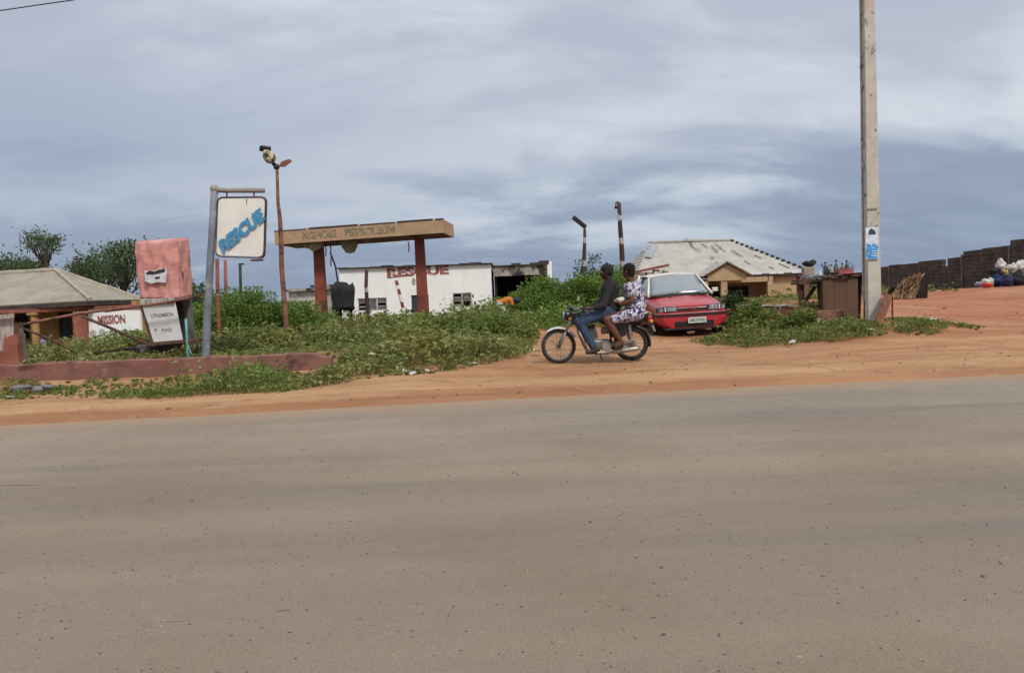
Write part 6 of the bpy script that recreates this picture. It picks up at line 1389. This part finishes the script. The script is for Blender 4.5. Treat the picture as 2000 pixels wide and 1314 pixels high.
shrub('bush','leafy bush between the car and the low brown wall','bush',onp(1462,17.6,-.02),(.55,.45,.66),2600,'leaf_green',.085,145,None,clumps=22)
shrub('bush','upright bush with dark leaves at the right front corner of the car','bush',onp(1437,18.8,-.02),(.38,.35,.98),1500,'leaf_dark',.085,146,None,clumps=16)
shrub('bush','small green bush under the end of the low brown wall','bush',onp(1556,16.6,-.02),(.6,.4,.42),1800,'leaf_green',.08,147,None,clumps=18)
shrub('bush','yellowish bush growing below the wooden stall','bush',onp(1588,17.9,-.02),(.42,.35,.50),1100,'leaf_dry',.075,148,None,clumps=14)
shrub('tree','slim young tree beside the foot of the street lamp','tree',onp(1152,33,-.02),(.95,.8,2.95),1700,'leaf_dark',.13,150,None,clumps=22,spread=.13)
shrub('tree','small leafy sapling rising behind the kiosk sign','tree',onp(1293,34,-.02),(.22,.2,2.35),260,'leaf_bush',.12,151,None,clumps=8,spread=.10)
TD = 62
def tree(px, D, r_, h, n, lab, seed, trunk, lift, leaf=.28, m_='leaf_tree', cl=30, spread=.13, grp=None):
    p = P(px,600,D); b_ = Vector((p.x,D,ground_np([p.x],[min(D,80)])[0])); return shrub('tree',lab,'tree',b_,(r_,r_,h),n,m_,leaf,seed,grp,clumps=cl,trunk=trunk,lift=lift,spread=spread,fol='crown')
TG = 'trees beyond the bungalow'
tz = lambda px,py,D: P(px,py,D).z
def hgt_(px,py,D): p = P(px,600,D); return tz(px,py,D)-g(p.x,D)
tree(90,62,1.35,hgt_(88,446,62),1050,'tall open crowned tree standing clear above the ridge of the left bungalow',201,(.26,hgt_(88,512,62)),hgt_(88,494,62),.24,cl=24,spread=.07,grp=TG)
tree(24,56,1.6,hgt_(28,500,56),1300,'low dark tree at the left edge above the roof',202,(.2,2.2),hgt_(28,545,56),.26,grp=TG,spread=.12)
tree(66,64,1.2,hgt_(66,512,64),1200,'small dark tree top just left of the tall open crowned tree',203,(.16,2.2),hgt_(66,545,64),.25,grp=TG,cl=14,spread=.13)
tree(206,48,1.5,hgt_(205,494,48),1500,'spreading tree behind the right slope of the bungalow roof',204,(.22,2.4),hgt_(205,560,48),.24,grp=TG,spread=.12)
tree(252,46,1.55,hgt_(252,474,46),1900,'tall leafy tree just left of the pink wrapped signboard',205,(.22,2.6),hgt_(252,570,46),.24,grp=TG,cl=32,spread=.12)
tree(178,52,1.2,hgt_(178,516,52),1400,'small tree top peeking over the right end of the roof ridge',206,(.16,2.2),hgt_(178,560,52),.24,grp=TG,cl=14)
tree(385,40,1.1,hgt_(385,560,40),1600,'dark tree hidden behind the pink signboard and the sign pole',207,(.14,1.2),hgt_(385,610,40),.2,grp=TG,cl=18)

# ------------------------------------------------------------------ litter, stones
rr = random.Random(31)
lit = [(786,727,11.6,'bag_white'),(836,728,11.7,'bag_white'),(925,714,12.6,'paper'),(858,704,13.4,'bag_white'),(1549,679,14.6,'bag_white'),(22,781,10.6,'bag_white'),(1668,648,15.3,'bag_white'),(1822,634,16,'bag_white'),(1350,659,16.2,'bag_white'),(1050,697,13.6,'letter_white'),(604,741,10.9,'paper'),(806,733,11.4,'bag_white'),(1700,654,15,'bag_white'),(1655,1,0,None)]
for k,(px,py,D,m_) in enumerate(lit):
    if m_ is None: continue
    h_dz = P(px,py,D); 
    # distance at which the sight line meets the ground
    lo, hi = 9., 22.
    for _ in range(30):
        md = (lo+hi)/2; p = P(px,py,md)
        if p.z > g(p.x,md): lo = md
        else: hi = md
    p = P(px,py,lo); s_ = rr.uniform(.05,.09); mb = MB(); n_ = 7
    pts = [Vector((x*s_/3*1.2,y*s_/3,.03+.035*mnoise.noise(Vector((x*.9+k*7,y*.9,1))))) for y in range(-3,4) for x in range(-3,4) if True]
    fs = [(j*7+i_,j*7+i_+1,(j+1)*7+i_+1,(j+1)*7+i_) for j in range(6) for i_ in range(6) if (i_ in (0,5) and j in (0,5)) is False]
    mb.add(pts,fs); oo = mb.build('litter',m_,smooth=False); oo.location = (p.x,lo,g(p.x,lo)+(.09 if py<705 or px>1600 else .01)); oo.rotation_euler = (rr.uniform(-.5,.1),rr.uniform(-.3,.3),rr.uniform(0,6))
    oo.modifiers.new('t','SOLIDIFY').thickness = .004
    tag(oo,'small crumpled scrap of pale litter lying on the verge','litter','scraps of litter on the verge')
def stones(name, n, area, size, m_, seed, zoff=0, pw=2.2):
    r = np.random.default_rng(seed); x0,x1,y0,y1 = area; x = r.uniform(x0,x1,n); y = r.uniform(y0,y1,n)
    ok = y > .05+edge_y(x) if zoff == 0 else np.ones(n,bool); x, y = x[ok], y[ok]; n = len(x); s = size*(.25+.9*r.random(n)**pw)
    z = zg(x,y) if zoff == 0 else np.full(n,zoff)
    t_ = np.array([(1,0,0),(0,1,0),(-1,0,0),(0,-1,0),(0,0,1.0),(0,0,-.4)])*np.array([1,.8,.55]); f0 = np.array([(0,1,4),(1,2,4),(2,3,4),(3,0,4),(1,0,5),(2,1,5),(3,2,5),(0,3,5)])
    a = r.random(n)*6.28; v = t_[None]*(1+.35*r.normal(size=(n,6,1)))*s[:,None,None]
    vx = v[:,:,0]*np.cos(a)[:,None]-v[:,:,1]*np.sin(a)[:,None]; vy = v[:,:,0]*np.sin(a)[:,None]+v[:,:,1]*np.cos(a)[:,None]
    v = np.stack([vx+x[:,None],vy+y[:,None],v[:,:,2]+z[:,None]],-1).reshape(-1,3); f = (f0[None]+(np.arange(n)*6)[:,None,None]).reshape(-1,3)
    return tag(np_mesh(name,v,f,m_),kind='stuff')
M['grit_dark'] = mat('dark_road_grit',(.115,.09,.07),.95,.45,2); M['clod'] = mat('dark_clods',(.13,.065,.038),.95,.4,3); M['stone'] = mat('pale_stones',(.36,.26,.18),.95,.3,3); M['grit'] = mat('road_grit',(.16,.12,.095),.95,.45,2)
stones('clods',900,(-8,14,8.4,19),.028,'clod',5); stones('pebbles',1600,(-8,16,8.3,22),.016,'stone',6); stones('clods',260,(2,16,15,32),.05,'clod',8)
stones('grit',15000,(-8,9,1.6,8.6),.0062,'grit_dark',7,.004,1.6); stones('grit',5000,(-8,9,1.6,8.6),.006,'stone',17,.004,1.6); stones('grit',260,(-6,7,2.2,7.5),.013,'grit_dark',19,.003,1.2); stones('grit',700,(-9,10,7.6,9.6),.012,'stone',9,.004)

# far-off scrub closing the view behind the buildings
r_ = np.random.default_rng(77); n = 26000; ang = r_.uniform(-1.15,1.15,n); D_ = r_.uniform(95,135,n); x = np.tan(ang)*D_
hh = (1.4+.9*np.clip(fbm(x*.05,D_*.05,3,3,.6)+.3,0,1.4)); pos = np.stack([x,D_,ground_np(x,D_)+hh*r_.random(n)],-1)
v,f,tt = leaves('',pos,np.full(n,.75),'leaf_tree',up=.3,narrow=.7,r=r_); tag(np_mesh('far_scrub',v,f,'leaf_tree',tint=tt),kind='stuff')
